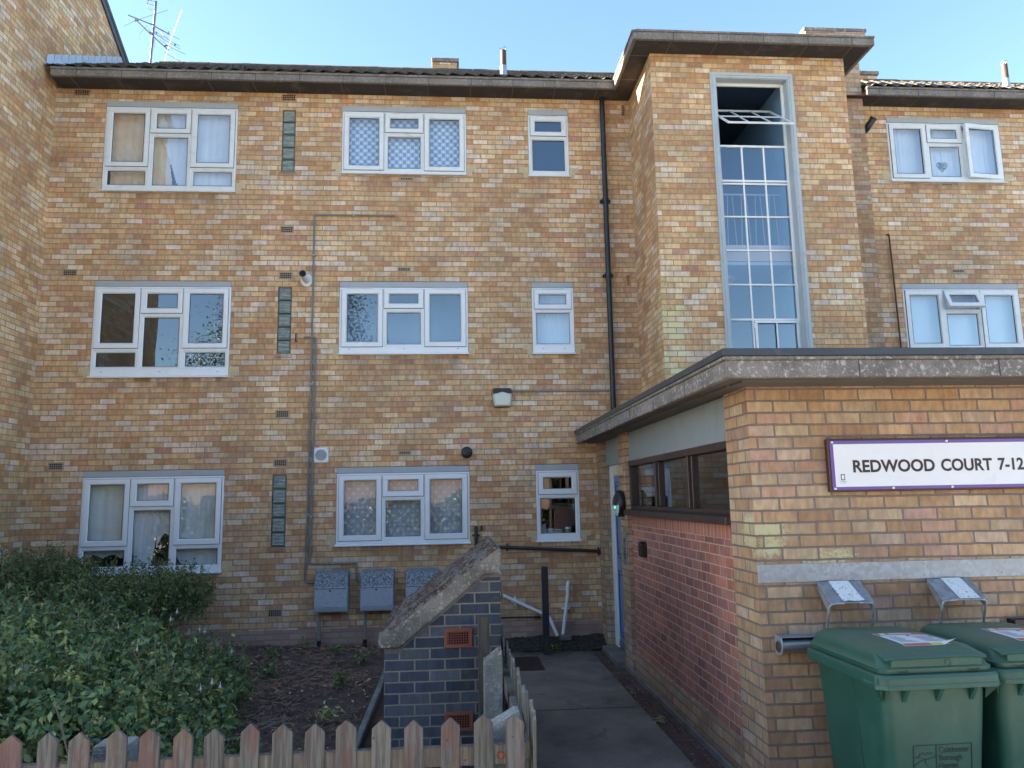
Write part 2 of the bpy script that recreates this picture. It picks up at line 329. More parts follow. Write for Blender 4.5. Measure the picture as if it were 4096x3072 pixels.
M['stair_room'] = simple('stairwell_paint', (.15,.28,.42), .8, var=.05)
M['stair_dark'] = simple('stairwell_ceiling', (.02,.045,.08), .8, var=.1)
M['landing'] = simple('landing_edge', (.50,.40,.36), .8, var=.1)
# rooftiles
n = NT('roof_tiles'); a = n.noise(4, 5, .65); c = n.mix(n.smooth(a, .35, .65), (.115,.10,.085), (.06,.055,.05)); c = n.mix(n.smooth(n.noise(45, 4, .75), .6, .68, 0, .7), c, (.20,.195,.17))
c = n.mix(n.smooth(n.noise(9, 4, .7), .56, .7, 0, .5), c, (.12,.12,.06)); M['tile'] = n.fin(c, .9, bump=n.bump(n.noise(70, 3), .004))
# weathered wood pickets
def wood(name, a_, b_, g_, red):
    n = NT(name); o_ = n.new('ShaderNodeObjectInfo'); r = o_.outputs['Random']
    q = n.sep(n.pos()); v = n.comb(n.math('ADD', q[0], n.math('MULTIPLY', r, 31.0)), n.math('ADD', q[1], n.math('MULTIPLY', r, 17.0)), q[2])
    st = n.noise(14, 4, .6, vec=v, stretch=(4,4,.22)); fine = n.noise(60, 3, .6, vec=v, stretch=(4,4,.12))
    c = n.mix(n.smooth(st, .38, .62), a_, b_); 
    pr = n.smooth(n.noise(3.5, 4, .7, vec=v, stretch=(2.2,2.2,.55)), .48, .60, 0, red); c = n.mix(pr, c, (.16,.068,.055))
    c = n.mix(n.smooth(n.noise(7, 4, .7, vec=v), .55, .72, 0, .7), c, g_); c = n.mix(1.0, c, n.fmix(fine, .72, 1.22), 'MULTIPLY')
    c = n.mix(1.0, c, n.fmix(r, .85, 1.12), 'MULTIPLY')
    kn = n.vor(9, vec=v); c = n.mix(n.smooth(kn, .07, .04, 0, .7), c, (.05,.03,.025))
    return n.fin(c, .88, bump=n.bump(fine, .002))
M['picket'] = wood('weathered_picket', (.165,.152,.135), (.088,.080,.070), (.14,.15,.09), .6)
M['picket_side'] = wood('weathered_side_picket', (.24,.225,.18), (.13,.12,.095), (.15,.17,.10), .12)
M['rail'] = wood('weathered_rail', (.23,.20,.155), (.13,.11,.09), (.16,.18,.10), .15)
M['old_post'] = wood('mossy_post', (.085,.075,.06), (.045,.04,.033), (.075,.09,.045), .0)
# ground
n = NT('path_concrete'); a = n.noise(1.3, 6, .65, dist=.4); c = n.mix(n.smooth(a, .3, .7), (.21,.185,.15), (.11,.097,.08)); c = n.mix(n.smooth(n.noise(120, 2, .6), .60, .68, 0, .7), c, (.40,.38,.35)); cr_ = n.new('ShaderNodeTexVoronoi', feature='DISTANCE_TO_EDGE'); cr_.inputs['Scale'].default_value = .75; n.put(cr_.inputs['Vector'], n.noise(2.5, 4, .6, out='Color', dist=.3) if False else n.pos()); c = n.mix(n.math('MULTIPLY', n.smooth(n.math('ADD', cr_.outputs['Distance'], n.math('MULTIPLY', n.noise(14, 3, .6), .012)), .0125, .009), .0), c, (.01,.01,.01)); c = n.mix(n.smooth(n.noise(2.2, 6, .75, dist=.8), .55, .68, 0, .55), c, (.055,.05,.042))
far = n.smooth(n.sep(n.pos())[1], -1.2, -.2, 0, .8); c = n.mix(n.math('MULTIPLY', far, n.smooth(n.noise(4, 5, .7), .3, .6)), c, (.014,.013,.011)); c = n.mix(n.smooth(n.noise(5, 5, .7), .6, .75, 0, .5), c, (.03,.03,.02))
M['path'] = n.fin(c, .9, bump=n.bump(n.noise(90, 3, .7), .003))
M['paver'] = brick('path_paver', L=.225, H=.215, mortar=.006, pal=[(0,(.075,.045,.038)),(.3,(.055,.035,.032)),(.6,(.09,.055,.045)),(.85,(.05,.045,.038))], mcol=(.025,.024,.02), bump=.004, orange=None, mossy=.5)
n = NT('soil'); a = n.noise(6, 6, .7); c = n.mix(n.smooth(a, .3, .7), (.17,.12,.095), (.06,.045,.037)); c = n.mix(n.smooth(n.noise(40, 4, .7), .55, .7, 0, .7), c, (.11,.07,.05)); M['soil'] = n.fin(c, .97, bump=n.bump(n.noise(30, 5, .75), .03))
n = NT('moss_litter'); a = n.noise(25, 5, .7); c = n.mix(n.smooth(a, .4, .65), (.022,.018,.014), (.075,.062,.042)); c = n.mix(n.smooth(n.noise(9, 4, .7), .58, .7, 0, .6), c, (.03,.05,.015)); M['debris'] = n.fin(c, .95, bump=n.bump(n.noise(50, 4, .8), .02))
M['pale_bounce_ground'] = simple('pale_bounce_ground', (.45,.42,.38), .9, var=.2, sc_=3, bumpd=.003)  # ground made pale so its sunlit part bounces light onto the facade
def leaf(name, c0, c1, c2, rough=.45, trans=.25):
    n = NT(name); n.pos(); r = n._pos.outputs['Random Per Island']; c = n.ramp(r, [(0, c0), (.45, c1), (.85, c2), (.97, tuple(x*1.5 for x in c2))]); c = n.mix(1.0, c, n.fmix(n.noise(1.7, 2), .7, 1.3), 'MULTIPLY')
    n.fin(c, rough); tr = n.new('ShaderNodeBsdfTranslucent'); n.put(tr.inputs['Color'], c); mx = n.new('ShaderNodeMixShader'); mx.inputs[0].default_value = trans
    n.l.new(n.bsdf.outputs[0], mx.inputs[1]); n.l.new(tr.outputs[0], mx.inputs[2]); n.l.new(mx.outputs[0], n.out.inputs[0]); return n.mat
M['leaf_fuchsia'] = leaf('fuchsia_leaf', (.055,.115,.050), (.11,.185,.070), (.24,.28,.08))
M['leaf_tip'] = leaf('pale_leaf', (.24,.34,.09), (.38,.43,.14), (.48,.44,.20))
M['leaf_dark'] = leaf('evergreen_leaf', (.07,.12,.05), (.12,.185,.06), (.19,.24,.08))
M['leaf_birch'] = leaf('birch_leaf', (.012,.025,.008), (.03,.035,.010), (.09,.07,.02))
M['leaf_yucca'] = leaf('yucca_leaf', (.02,.06,.03), (.04,.09,.04), (.06,.12,.05))
M['twig'] = simple('twig', (.27,.19,.13), .85, var=.35, sc_=12)
M['twig_dark'] = simple('dark_litter', (.28,.155,.10), .9, var=.6, sc_=16)
M['petal'] = simple('petal', (.80,.62,.64), .6)
M['cane'] = simple('orange_cane', (.40,.17,.06), .7, var=.3)
M['trunk'] = simple('bark', (.22,.20,.17), .9, var=.4, sc_=8)
# glass
n = NT('window_glass'); n.n.remove(n.bsdf); gl = n.new('ShaderNodeBsdfGlossy'); gl.inputs['Roughness'].default_value = 0.0; gl.inputs['Color'].default_value = (.86,.94,1,1)
tr = n.new('ShaderNodeBsdfTransparent'); tr.inputs['Color'].default_value = (.93,.96,.97,1); dt = n.new('ShaderNodeVectorMath', operation='DOT_PRODUCT'); n.nrm(); n.l.new(n._pos.outputs['Normal'], dt.inputs[0]); n.l.new(n._pos.outputs['Incoming'], dt.inputs[1]); frv = n.math('ADD', .17, n.math('MULTIPLY', .83, n.math('POWER', n.math('SUBTRACT', 1.0, n.math('ABSOLUTE', dt.outputs['Value'])), 5.0)))
wv = n.bump(n.noise(1.6, 1), .004, .35); n.l.new(wv, gl.inputs['Normal']); mx = n.new('ShaderNodeMixShader'); n.l.new(frv, mx.inputs[0]); n.l.new(tr.outputs[0], mx.inputs[1]); n.l.new(gl.outputs[0], mx.inputs[2]); n.l.new(mx.outputs[0], n.out.inputs[0]); M['glass'] = n.mat
n = NT('glass_block'); q = n.sep(n.pos()); wv = n.new('ShaderNodeTexWave', wave_type='BANDS', bands_direction='Z'); n.put(wv.inputs['Vector'], n.pos()); wv.inputs['Scale'].default_value = 17; wv.inputs['Distortion'].default_value = .4
fr = wv.outputs['Fac']; c = n.mix(n.smooth(fr, .35, .9), (.07,.10,.09), (.60,.68,.62)); c = n.mix(n.smooth(n.noise(9, 3, .6, stretch=(1,1,4)), .35, .65, 0, .6), c, (.10,.13,.115)); M['glassblock'] = n.fin(c, .12, 0.0, n.bump(fr, .006), .8)  # pale bands paint the rib highlights into the block colour
M['block_edge'] = simple('block_rim', (.11,.16,.14), .3)
# curtains
def curtain_mat(name, col, opac=.6, pattern=None, pcol=(.85,.88,.9), stainc=None):
    n = NT(name); n.n.remove(n.bsdf); q = n.sep(n.pos()); c = n.mix(1.0, col, n.fmix(n.noise(3, 3), .85, 1.1), 'MULTIPLY')
    if stainc: c = n.mix(n.smooth(n.noise(2.3, 3, .6, dist=.5), .45, .7, 0, .8), c, stainc)
    op = opac
    if pattern:
        sp, rad = pattern; zz = n.math('DIVIDE', q[2], sp*.5); row = n.math('FLOOR', zz); par = n.math('MULTIPLY', n.math('MODULO', row, 2.0), .5)
        fx = n.math('SUBTRACT', n.math('FRACT', n.math('ADD', n.math('DIVIDE', q[0], sp), n.math('ADD', par, 50.0))), .5); fz = n.math('MULTIPLY', n.math('SUBTRACT', n.math('FRACT', zz), .5), .5)
        d = n.math('MULTIPLY', n.math('SQRT', n.math('ADD', n.math('MULTIPLY', fx, fx), n.math('MULTIPLY', fz, fz))), sp)
        msk = n.math('MULTIPLY', n.smooth(d, rad, rad*.88), n.fmix(n.smooth(n.math('ABSOLUTE', n.math('SUBTRACT', d, rad*.6)), rad*.08, rad*.16), .45, 1.0))
        c = n.mix(msk, c, pcol); op = n.math('ADD', opac, n.math('MULTIPLY', msk, .98-opac))
    df = n.new('ShaderNodeBsdfDiffuse'); n.put(df.inputs['Color'], c); tl = n.new('ShaderNodeBsdfTranslucent'); n.put(tl.inputs['Color'], c); tp = n.new('ShaderNodeBsdfTransparent')
    m1 = n.new('ShaderNodeMixShader'); m1.inputs[0].default_value = .08; n.l.new(df.outputs[0], m1.inputs[1]); n.l.new(tl.outputs[0], m1.inputs[2])
    m2 = n.new('ShaderNodeMixShader'); n.put(m2.inputs[0], op); n.l.new(tp.outputs[0], m2.inputs[1]); n.l.new(m1.outputs[0], m2.inputs[2]); n.l.new(m2.outputs[0], n.out.inputs[0]); return n.mat
M['cur_tan'] = curtain_mat('tan_curtain', (.86,.76,.62), .97, stainc=(.84,.58,.44))
M['cur_white'] = curtain_mat('white_voile', (.86,.90,.94), .9)
M['cur_spot'] = curtain_mat('spotted_net', (.26,.38,.56), .85, (.115,.037))
M['cur_swirl'] = curtain_mat('swirl_net', (.52,.60,.63), .85, (.125,.021), (.70,.75,.76))
M['cur_grey'] = curtain_mat('grey_green_curtain', (.80,.86,.83), .97, stainc=(.68,.70,.62))
M['frost'] = curtain_mat('pale_blind', (.62,.70,.78), .95)
M['cur_sky_tint'] = curtain_mat('sky_tint_blind', (.20,.28,.38), .95)  # blue paints the reflected sky into the blind's colour
exec_parts = True
del exec_parts
# ================================================================== structure
def wall(mb, ax, c, u0, u1, z0, z1, ops, depth, sgn=1):
    """wall sheet in plane ax=c with rectangular openings and reveals going sgn*depth"""
    us = sorted({u0, u1, *[a for o in ops for a in (o[0], o[1])]}); zs = sorted({z0, z1, *[a for o in ops for a in (o[2], o[3])]})
    us = [u for u in us if u0 <= u <= u1]; zs = [z for z in zs if z0 <= z <= z1]
    P = (lambda u, t, z: (u, c+t*sgn, z)) if ax == 'y' else (lambda u, t, z: (c+t*sgn, u, z))
    for i in range(len(us)-1):
        for j in range(len(zs)-1):
            um, zm = (us[i]+us[i+1])/2, (zs[j]+zs[j+1])/2
            if any(o[0] < um < o[1] and o[2] < zm < o[3] for o in ops): continue
            mb.quad(P(us[i],0,zs[j]), P(us[i+1],0,zs[j]), P(us[i+1],0,zs[j+1]), P(us[i],0,zs[j+1]))
    for a, b, e, f in ops:
        mb.quad(P(a,0,e), P(a,0,f), P(a,depth,f), P(a,depth,e)); mb.quad(P(b,0,e), P(b,depth,e), P(b,depth,f), P(b,0,f))
        mb.quad(P(a,0,e), P(a,depth,e), P(b,depth,e), P(b,0,e)); mb.quad(P(a,0,f), P(b,0,f), P(b,depth,f), P(a,depth,f))
BX0, BX1, RZ = -5.63, 12.5, 7.915
FL = [2.45, 5.075, 7.739]                     # lintel tops per storey
WIN = []                                      # (x0,x1,ztop,zsill,type)
for k, zt in enumerate(FL):
    WIN.append((-4.926, -3.080, zt, zt-1.37, 'A', k)); WIN.append((-1.592, .225, zt, zt-1.063, 'B', k)); WIN.append((1.141, 1.751, zt, zt-1.065, 'C', k))
WIN.append((6.735, 8.58, FL[2], FL[2]-1.063, 'D', 2)); WIN.append((6.735, 8.58, FL[1], FL[1]-1.063, 'E', 1))
GB = [(-2.447, -2.257, 6.70, 7.66), (-2.440, -2.250, 4.035, 4.99), (-2.448, -2.258, 1.40, 2.365)]
ops = [(w_[0], w_[1], w_[3], w_[2]) for w_ in WIN] + GB + [(3.50, 4.70, 2.9, 7.76)]
bld = thing('apartment_block', 'three storey buff brick block of flats with white casement windows and tiled roof', 'building', (0, 0, 0))
m = MB(); wall(m, 'y', 0.0, BX0, BX1, -.1, RZ, ops, .11)
m.quad((BX1,0,-.1),(BX1,6.7,-.1),(BX1,6.7,RZ),(BX1,0,RZ)).quad((BX0,6.7,-.1),(BX1,6.7,-.1),(BX1,6.7,RZ),(BX0,6.7,RZ))
m.build('wall', M['brick'], bld, fix=False)
# inside of the flats: floors, back wall, partitions
m = MB(); 
for z in (.25, 2.75, 5.35, 7.9): m.box(BX0+.05, 3.48, .16, 3.4, z, z+.08).box(4.72, BX1-.05, .16, 3.4, z, z+.08)
m.box(BX0+.05, BX1-.05, 3.4, 3.5, -.1, 7.9)
for x in (-5.58, -2.9, -1.75, .55, 2.1, 2.62, 6.3, 9.2, 12.3): m.box(x, x+.08, .16, 3.395, -.1, 7.9)
m.build('interior', M['room'], bld, fix=False)
# stair tower
TX0, TX1, TY = 2.69, 5.41, -1.25
m = MB(); wall(m, 'y', TY, TX0, TX1, 2.85, RZ, [(3.575, 4.575, 3.2, 7.60)], .10)
m.quad((TX0,TY,2.85),(TX0,0,2.85),(TX0,0,RZ),(TX0,TY,RZ)).quad((TX1,TY,2.85),(TX1,TY,RZ),(TX1,0,RZ),(TX1,0,2.85))
m.build('tower_wall', M['brick_tower'], bld, fix=False)
m = MB(); m.box(3.50, 3.60, TY+.16, 3.3, 2.9, 7.75).box(4.60, 4.70, TY+.16, 3.3, 2.9, 7.75).box(3.61, 4.59, 3.2, 3.3, 2.9, 7.75)
m.build('stairwell_lining', M['stair_room'], bld, fix=False)
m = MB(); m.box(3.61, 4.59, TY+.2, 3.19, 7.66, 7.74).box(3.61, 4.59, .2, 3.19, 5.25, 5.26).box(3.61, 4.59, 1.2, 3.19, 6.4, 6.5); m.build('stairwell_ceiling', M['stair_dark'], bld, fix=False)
m = MB(); m.box(3.61, 4.59, TY+.22, 1.2, 5.08, 5.30); m.build('landing_slab', M['landing'], bld, fix=False)
m = MB(); m.box(3.61, 4.59, TY+.24, 3.15, 5.03, 5.075); m.build('landing_ceiling', simple('pale_ceiling', (.34,.41,.50), .8, var=.04), bld, fix=False)  # landing ceiling, coloured pale to imitate sky reflected in the lower panes
m = MB()                                      # looped balustrade wires
for k in range(5):
    x = 3.70+k*.2; m.tube(bend([(x, TY+.48, 6.1), (x+.03, TY+.48, 5.34), (x+.10, TY+.48, 5.34), (x+.13, TY+.48, 6.1)], .04), .006, 5)
m.tube([(3.61, TY+.48, 6.12), (4.59, TY+.48, 6.12)], .014, 6)
m.build('balustrade', M['steelframe'], bld)
m = MB(); m.cyl((3.85, TY+.9, 5.05), (3.85, TY+.9, 4.99), .17, 24); m.build('stair_light_fitting', M['upvc'], bld, smooth=False)
# roofs
def tiled(mb, x0, x1, y0=-.37, y1=3.05, z0=8.035, slope=.616, up=1):
    W = .205; nx = int((x1-x0)/ (W/8)); xs = np.linspace(x0, x1, nx+1); nc = 14; L = (y1-y0)/nc
    rows = []
    for c_ in range(nc):
        jit = random.uniform(-.006, .006)
        for e in (0, 1):
            y = y0 + (c_+e)*L; zb = z0 + (y-y0)*slope + (.024 if e == 0 else .0)
            rows.append([(x, y - (.012 if e == 0 else 0), zb + .017*math.sin(2*math.pi*(x+.07*c_)/W) + .007*math.sin(4*math.pi*(x+.07*c_)/W+.6) + jit + .004*math.sin(x*7.1+c_)) for x in xs])
    b = len(mb.v); mb.v += [p for r in rows for p in r]; n_ = nx+1
    for r in range(len(rows)-1):
        for i in range(nx): mb.f.append((b+r*n_+i, b+r*n_+i+1, b+(r+1)*n_+i+1, b+(r+1)*n_+i)); mb.m.append(0)
m = MB(); tiled(m, BX0, 2.55); m.build('roof', M['tile'], bld, fix=False)
m = MB(); tiled(m, 6.26, BX1+.3); m.build('roof', M['tile'], bld, fix=False)
m = MB(); tiled(m, 2.55, 6.26, y0=.2, z0=8.035+.57*.6); m.build('roof', M['tile'], bld, fix=False)
m = MB(); m.quad((BX0-.1,3.05,10.13),(BX1+.3,3.05,10.13),(BX1+.3,7.0,7.95),(BX0-.1,7.0,7.95)); m.build('rear_roof', M['tile'], bld, fix=False)
m = MB()
for x0 in np.arange(-5.42, BX1, .45): m.tube([(x0, 3.05, 10.125), (x0+.44, 3.05, 10.125+random.uniform(-.005,.005))], .075, 10)
m.build('ridge_tiles', M['tile'], bld, smooth=True, autosm=40)
m = MB(); jo = MB()
def fascia_y(x0, x1, y, z0=RZ, z1=8.01, j0=0.0):
    m.box(x0, x1, y, y+.05, z0, z1); m.box(x0-.004, x1+.004, y-.016, y+.055, z1, z1+.032)
    x = x0 + j0
    while x < x1: jo.box(x-.004, x+.004, y-.0025, y+.01, z0-.002, z1); x += .61
fascia_y(BX0+.085, 2.385, -.35, j0=.35); fascia_y(6.262, BX1+.3, -.35, j0=.2)
fascia_y(2.425, 5.68, -1.58, z1=8.015, j0=.5)
m.box(2.385, 2.435, -1.575, -.30, RZ+.001, 8.012).box(2.369, 2.437, -1.58, -.3, 8.012, 8.046); m.box(5.63, 5.682, -1.529, .1, RZ+.001, 8.012).box(5.63, 5.697, -1.53, .1, 8.012, 8.046)
m.build('fascia', M['fascia'], bld, bevel=.006); jo.build('fascia_joint', M['gasket'], bld)
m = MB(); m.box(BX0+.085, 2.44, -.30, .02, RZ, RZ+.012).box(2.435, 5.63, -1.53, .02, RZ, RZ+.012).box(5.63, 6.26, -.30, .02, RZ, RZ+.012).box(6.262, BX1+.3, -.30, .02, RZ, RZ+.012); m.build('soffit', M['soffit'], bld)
m = MB()
for x in np.arange(-5.3, 2.3, .62): m.box(x, x+.012, -.30, -.0, RZ-.004, RZ)
for x in np.arange(6.5, 12, .62): m.box(x, x+.012, -.30, -.0, RZ-.004, RZ)
for x in np.arange(2.9, 5.6, .62): m.box(x, x+.012, -1.53, TY, RZ-.004, RZ)
for y in (-1.2, -.6): m.box(2.44, 2.69, y, y+.012, RZ-.004, RZ)
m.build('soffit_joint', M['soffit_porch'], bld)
m = MB(); m.box(2.40, 5.66, -1.56, .25, 8.046, 8.056); m.build('tower_roof', M['flashing'], bld)
# chimney stacks
ch = MB(); ch.box(5.42, 6.255, -.22, -.0, 2.9, 8.35).box(5.50, 6.255, -.22, .45, 8.35, 8.92); ch.build('chimney', M['brick_stack'], bld)
m = MB(); m.prism([(5.43,8.80),(6.29,8.80),(6.34,8.90),(6.34,8.97),(5.38,8.97),(5.38,8.90)], 'y', -.32, .55); m.build('chimney_cap', M['brick_stack'], bld, bevel=.01); MB().box(5.36, 6.36, -.335, .56, 8.95, 9.01).build('chimney_slab', M['canopy_conc'], bld, bevel=.01)
def small_stack(x0, x1, zt, y=3.0):
    c_ = MB().box(x0+.015, x1-.015, y, y+.5, 9.9, zt-.06).build('chimney', M['brick'], bld)
    MB().box(x0-.02, x1+.02, y-.035, y+.535, zt-.10, zt-.02).build('chimney_cap', M['coping'], c_, bevel=.008)
    MB().cyl(((x0+x1)/2+.03, y+.25, zt-.02), ((x0+x1)/2+.03, y+.25, zt+.06), .07, 16).build('chimney_pot', M['tile'], c_)
small_stack(-.345, .139, 10.40); small_stack(8.0, 8.56, 10.36)
def flue(x, y=.28):
    p = MB().cyl((x, y, 8.30), (x, y, 8.60), .052, 20).build('roof_flue', M['galv'], bld, smooth=True, autosm=40)
    MB().cyl((x, y, 8.60), (x, y, 8.86), .047, 20).build('flue_pipe', M['rust_pipe'], p, smooth=True, autosm=40)
    c_ = MB()
    for k in range(6): c_.tube([(x+.045*math.cos(k), y+.045*math.sin(k), 8.86), (x+.045*math.cos(k), y+.045*math.sin(k), 8.90)], .004, 4)
    c_.tube(arc((x, y), .047, 0, 2*math.pi, 12, 'xy', 8.90), .005, 4).build('flue_cage', M['galv'], p)
flue(.815); flue(9.03)
# glass block strips
for (a, b, e, f) in GB:
    g0 = MB().box(a+.002, b-.002, .035, .10, e+.002, f-.002).build('glass_block_panel', M['gasket'], bld)
    h = (f-e)/5
    for k in range(5):
        mm = MB(); mm.cur = 0; mm.box(a+.006, b-.006, .015, .034, e+k*h+.006, e+(k+1)*h-.006); mm.cur = 1; mm.box(a+.020, b-.020, .006, .0149, e+k*h+.020, e+(k+1)*h-.020)
        mm.build('glass_block', [M['block_edge'], M['glassblock']], g0, bevel=.004)
    MB().box(a-.03, b+.012, -.012, .03, e-.058, e-.004).build('block_sill', M['brick_stack'], bld)
# air bricks
AB = [(-5.384,-5.159,7.805,7.905,0),(-2.47,-2.251,7.79,7.905,0),(-2.44,-2.243,5.78,5.888,1),(-5.371,-5.171,5.132,5.235,1),(-2.438,-2.244,5.104,5.212,1),(-.781,-.587,5.221,5.287,2),(-.756,-.55,6.593,6.650,2),
      (-5.378,-5.175,2.468,2.574,1),(-2.435,-2.241,3.136,3.247,1),(-2.445,-2.25,2.47,2.575,1),(-.76,-.582,2.611,2.664,2),(-2.467,-2.269,.492,.599,1),(2.560,2.625,7.664,7.855,3),(2.540,2.590,5.02,5.192,3),(7.546,7.758,5.241,5.3,2),(7.526,7.724,6.621,6.67,2)]
for (a, b, e, f, t) in AB:
    body = MB(); hole = MB(); nx, nz = {0:(6,3), 1:(6,3), 2:(5,2), 3:(2,5)}[t]
    body.box(a, b, -.004, .02, e, f)
    mx_, mz_ = .018, .014; wx = (b-a-2*mx_)/nx; wz = (f-e-2*mz_)/nz
    for i in range(nx):
        for j in range(nz): hole.box(a+mx_+wx*i+wx*.14, a+mx_+wx*(i+1)-wx*.14, -.0065, .0, e+mz_+wz*j+wz*.16, e+mz_+wz*(j+1)-wz*.16)
    o = body.build('air_brick', M['brick_stack'] if t in (0, 3) else M['airbrick'], bld); hole.build('air_brick_hole', M['void'], o)

# ------------------------------------------------------------------ windows
def frame_rect(mb, x0, x1, z0, z1, w_, y0, y1):
    mb.box(x0, x1, y0, y1, z0, z0+w_).box(x0, x1, y0, y1, z1-w_, z1).box(x0, x0+w_, y0+.0005, y1, z0+w_, z1-w_).box(x1-w_, x1, y0+.0005, y1, z0+w_, z1-w_)
def light(par, x0, x1, z0, z1, up, kind='sash', ang=0, hinge=None):
    """one casement: sash = opening light standing proud; fixed = bead only.  Built round its hinge so that it can stand open"""
    piv = thing('casement' if kind == 'sash' else 'fixed_light', None, None) if False else None
    mb = MB(); W_ = .062 if kind == 'sash' else .022
    yo, yb = (-.016, .03) if kind == 'sash' else (.004, .03)
    frame_rect(mb, x0, x1, z0, z1, W_, yo, yb)
    ix0, ix1, iz0, iz1 = x0+W_, x1-W_, z0+W_, z1-W_
    # sloping bead
    for (a, b, c_, d) in (((x0+W_-.0,yo,z0+W_),(x1-W_,yo,z0+W_),(x1-W_-.012,yo+.016,z0+W_+.012),(x0+W_+.012,yo+.016,z0+W_+.012)), ((x0+W_,yo,z1-W_),(x0+W_+.012,yo+.016,z1-W_-.012),(x1-W_-.012,yo+.016,z1-W_-.012),(x1-W_,yo,z1-W_)),
                          ((x0+W_,yo,z0+W_),(x0+W_+.012,yo+.016,z0+W_+.012),(x0+W_+.012,yo+.016,z1-W_-.012),(x0+W_,yo,z1-W_)), ((x1-W_,yo,z0+W_),(x1-W_,yo,z1-W_),(x1-W_-.012,yo+.016,z1-W_-.012),(x1-W_-.012,yo+.016,z0+W_+.012))):
        mb.quad(a, b, c_, d)
    gk = MB(); frame_rect(gk, ix0+.0121, ix1-.0121, iz0+.0121, iz1-.0121, .005, yo+.0155, yo+.021)
    gl = MB(); yg = yo+.024; gl.quad((ix0+.012,yg,iz0+.012),(ix1-.012,yg,iz0+.012),(ix1-.012,yg,iz1-.012),(ix0+.012,yg,iz1-.012))
    lst = [(mb, 'sash' if kind == 'sash' else 'glazing_bead', up), (gk, 'gasket', M['gasket']), (gl, 'pane', M['glass'])]
    if ang:
        ax, (hx, hz) = hinge; R = Matrix.Rotation(math.radians(ang), 4, ax); T = Matrix.Translation((hx, yo+.01, hz)); X = T @ R @ T.inverted()
        for b_, _, _ in lst: b_.v = [tuple(X @ Vector(p)) for p in b_.v]
    else:
        if kind == 'sash':      # shadow gap round the sash
            sg = MB(); frame_rect(sg, x0-.004, x1+.004, z0-.006, z1+.004, .03, -.0045, .0); lst.append((sg, 'shadow_gap', M['gasket']))
    par_ = par
    for b_, nm, mt in lst:
        fixn = nm != 'pane'
        b_.build(nm, mt, par_, bevel=.003 if nm in ('sash', 'glazing_bead') and not ang else 0, fix=fixn)
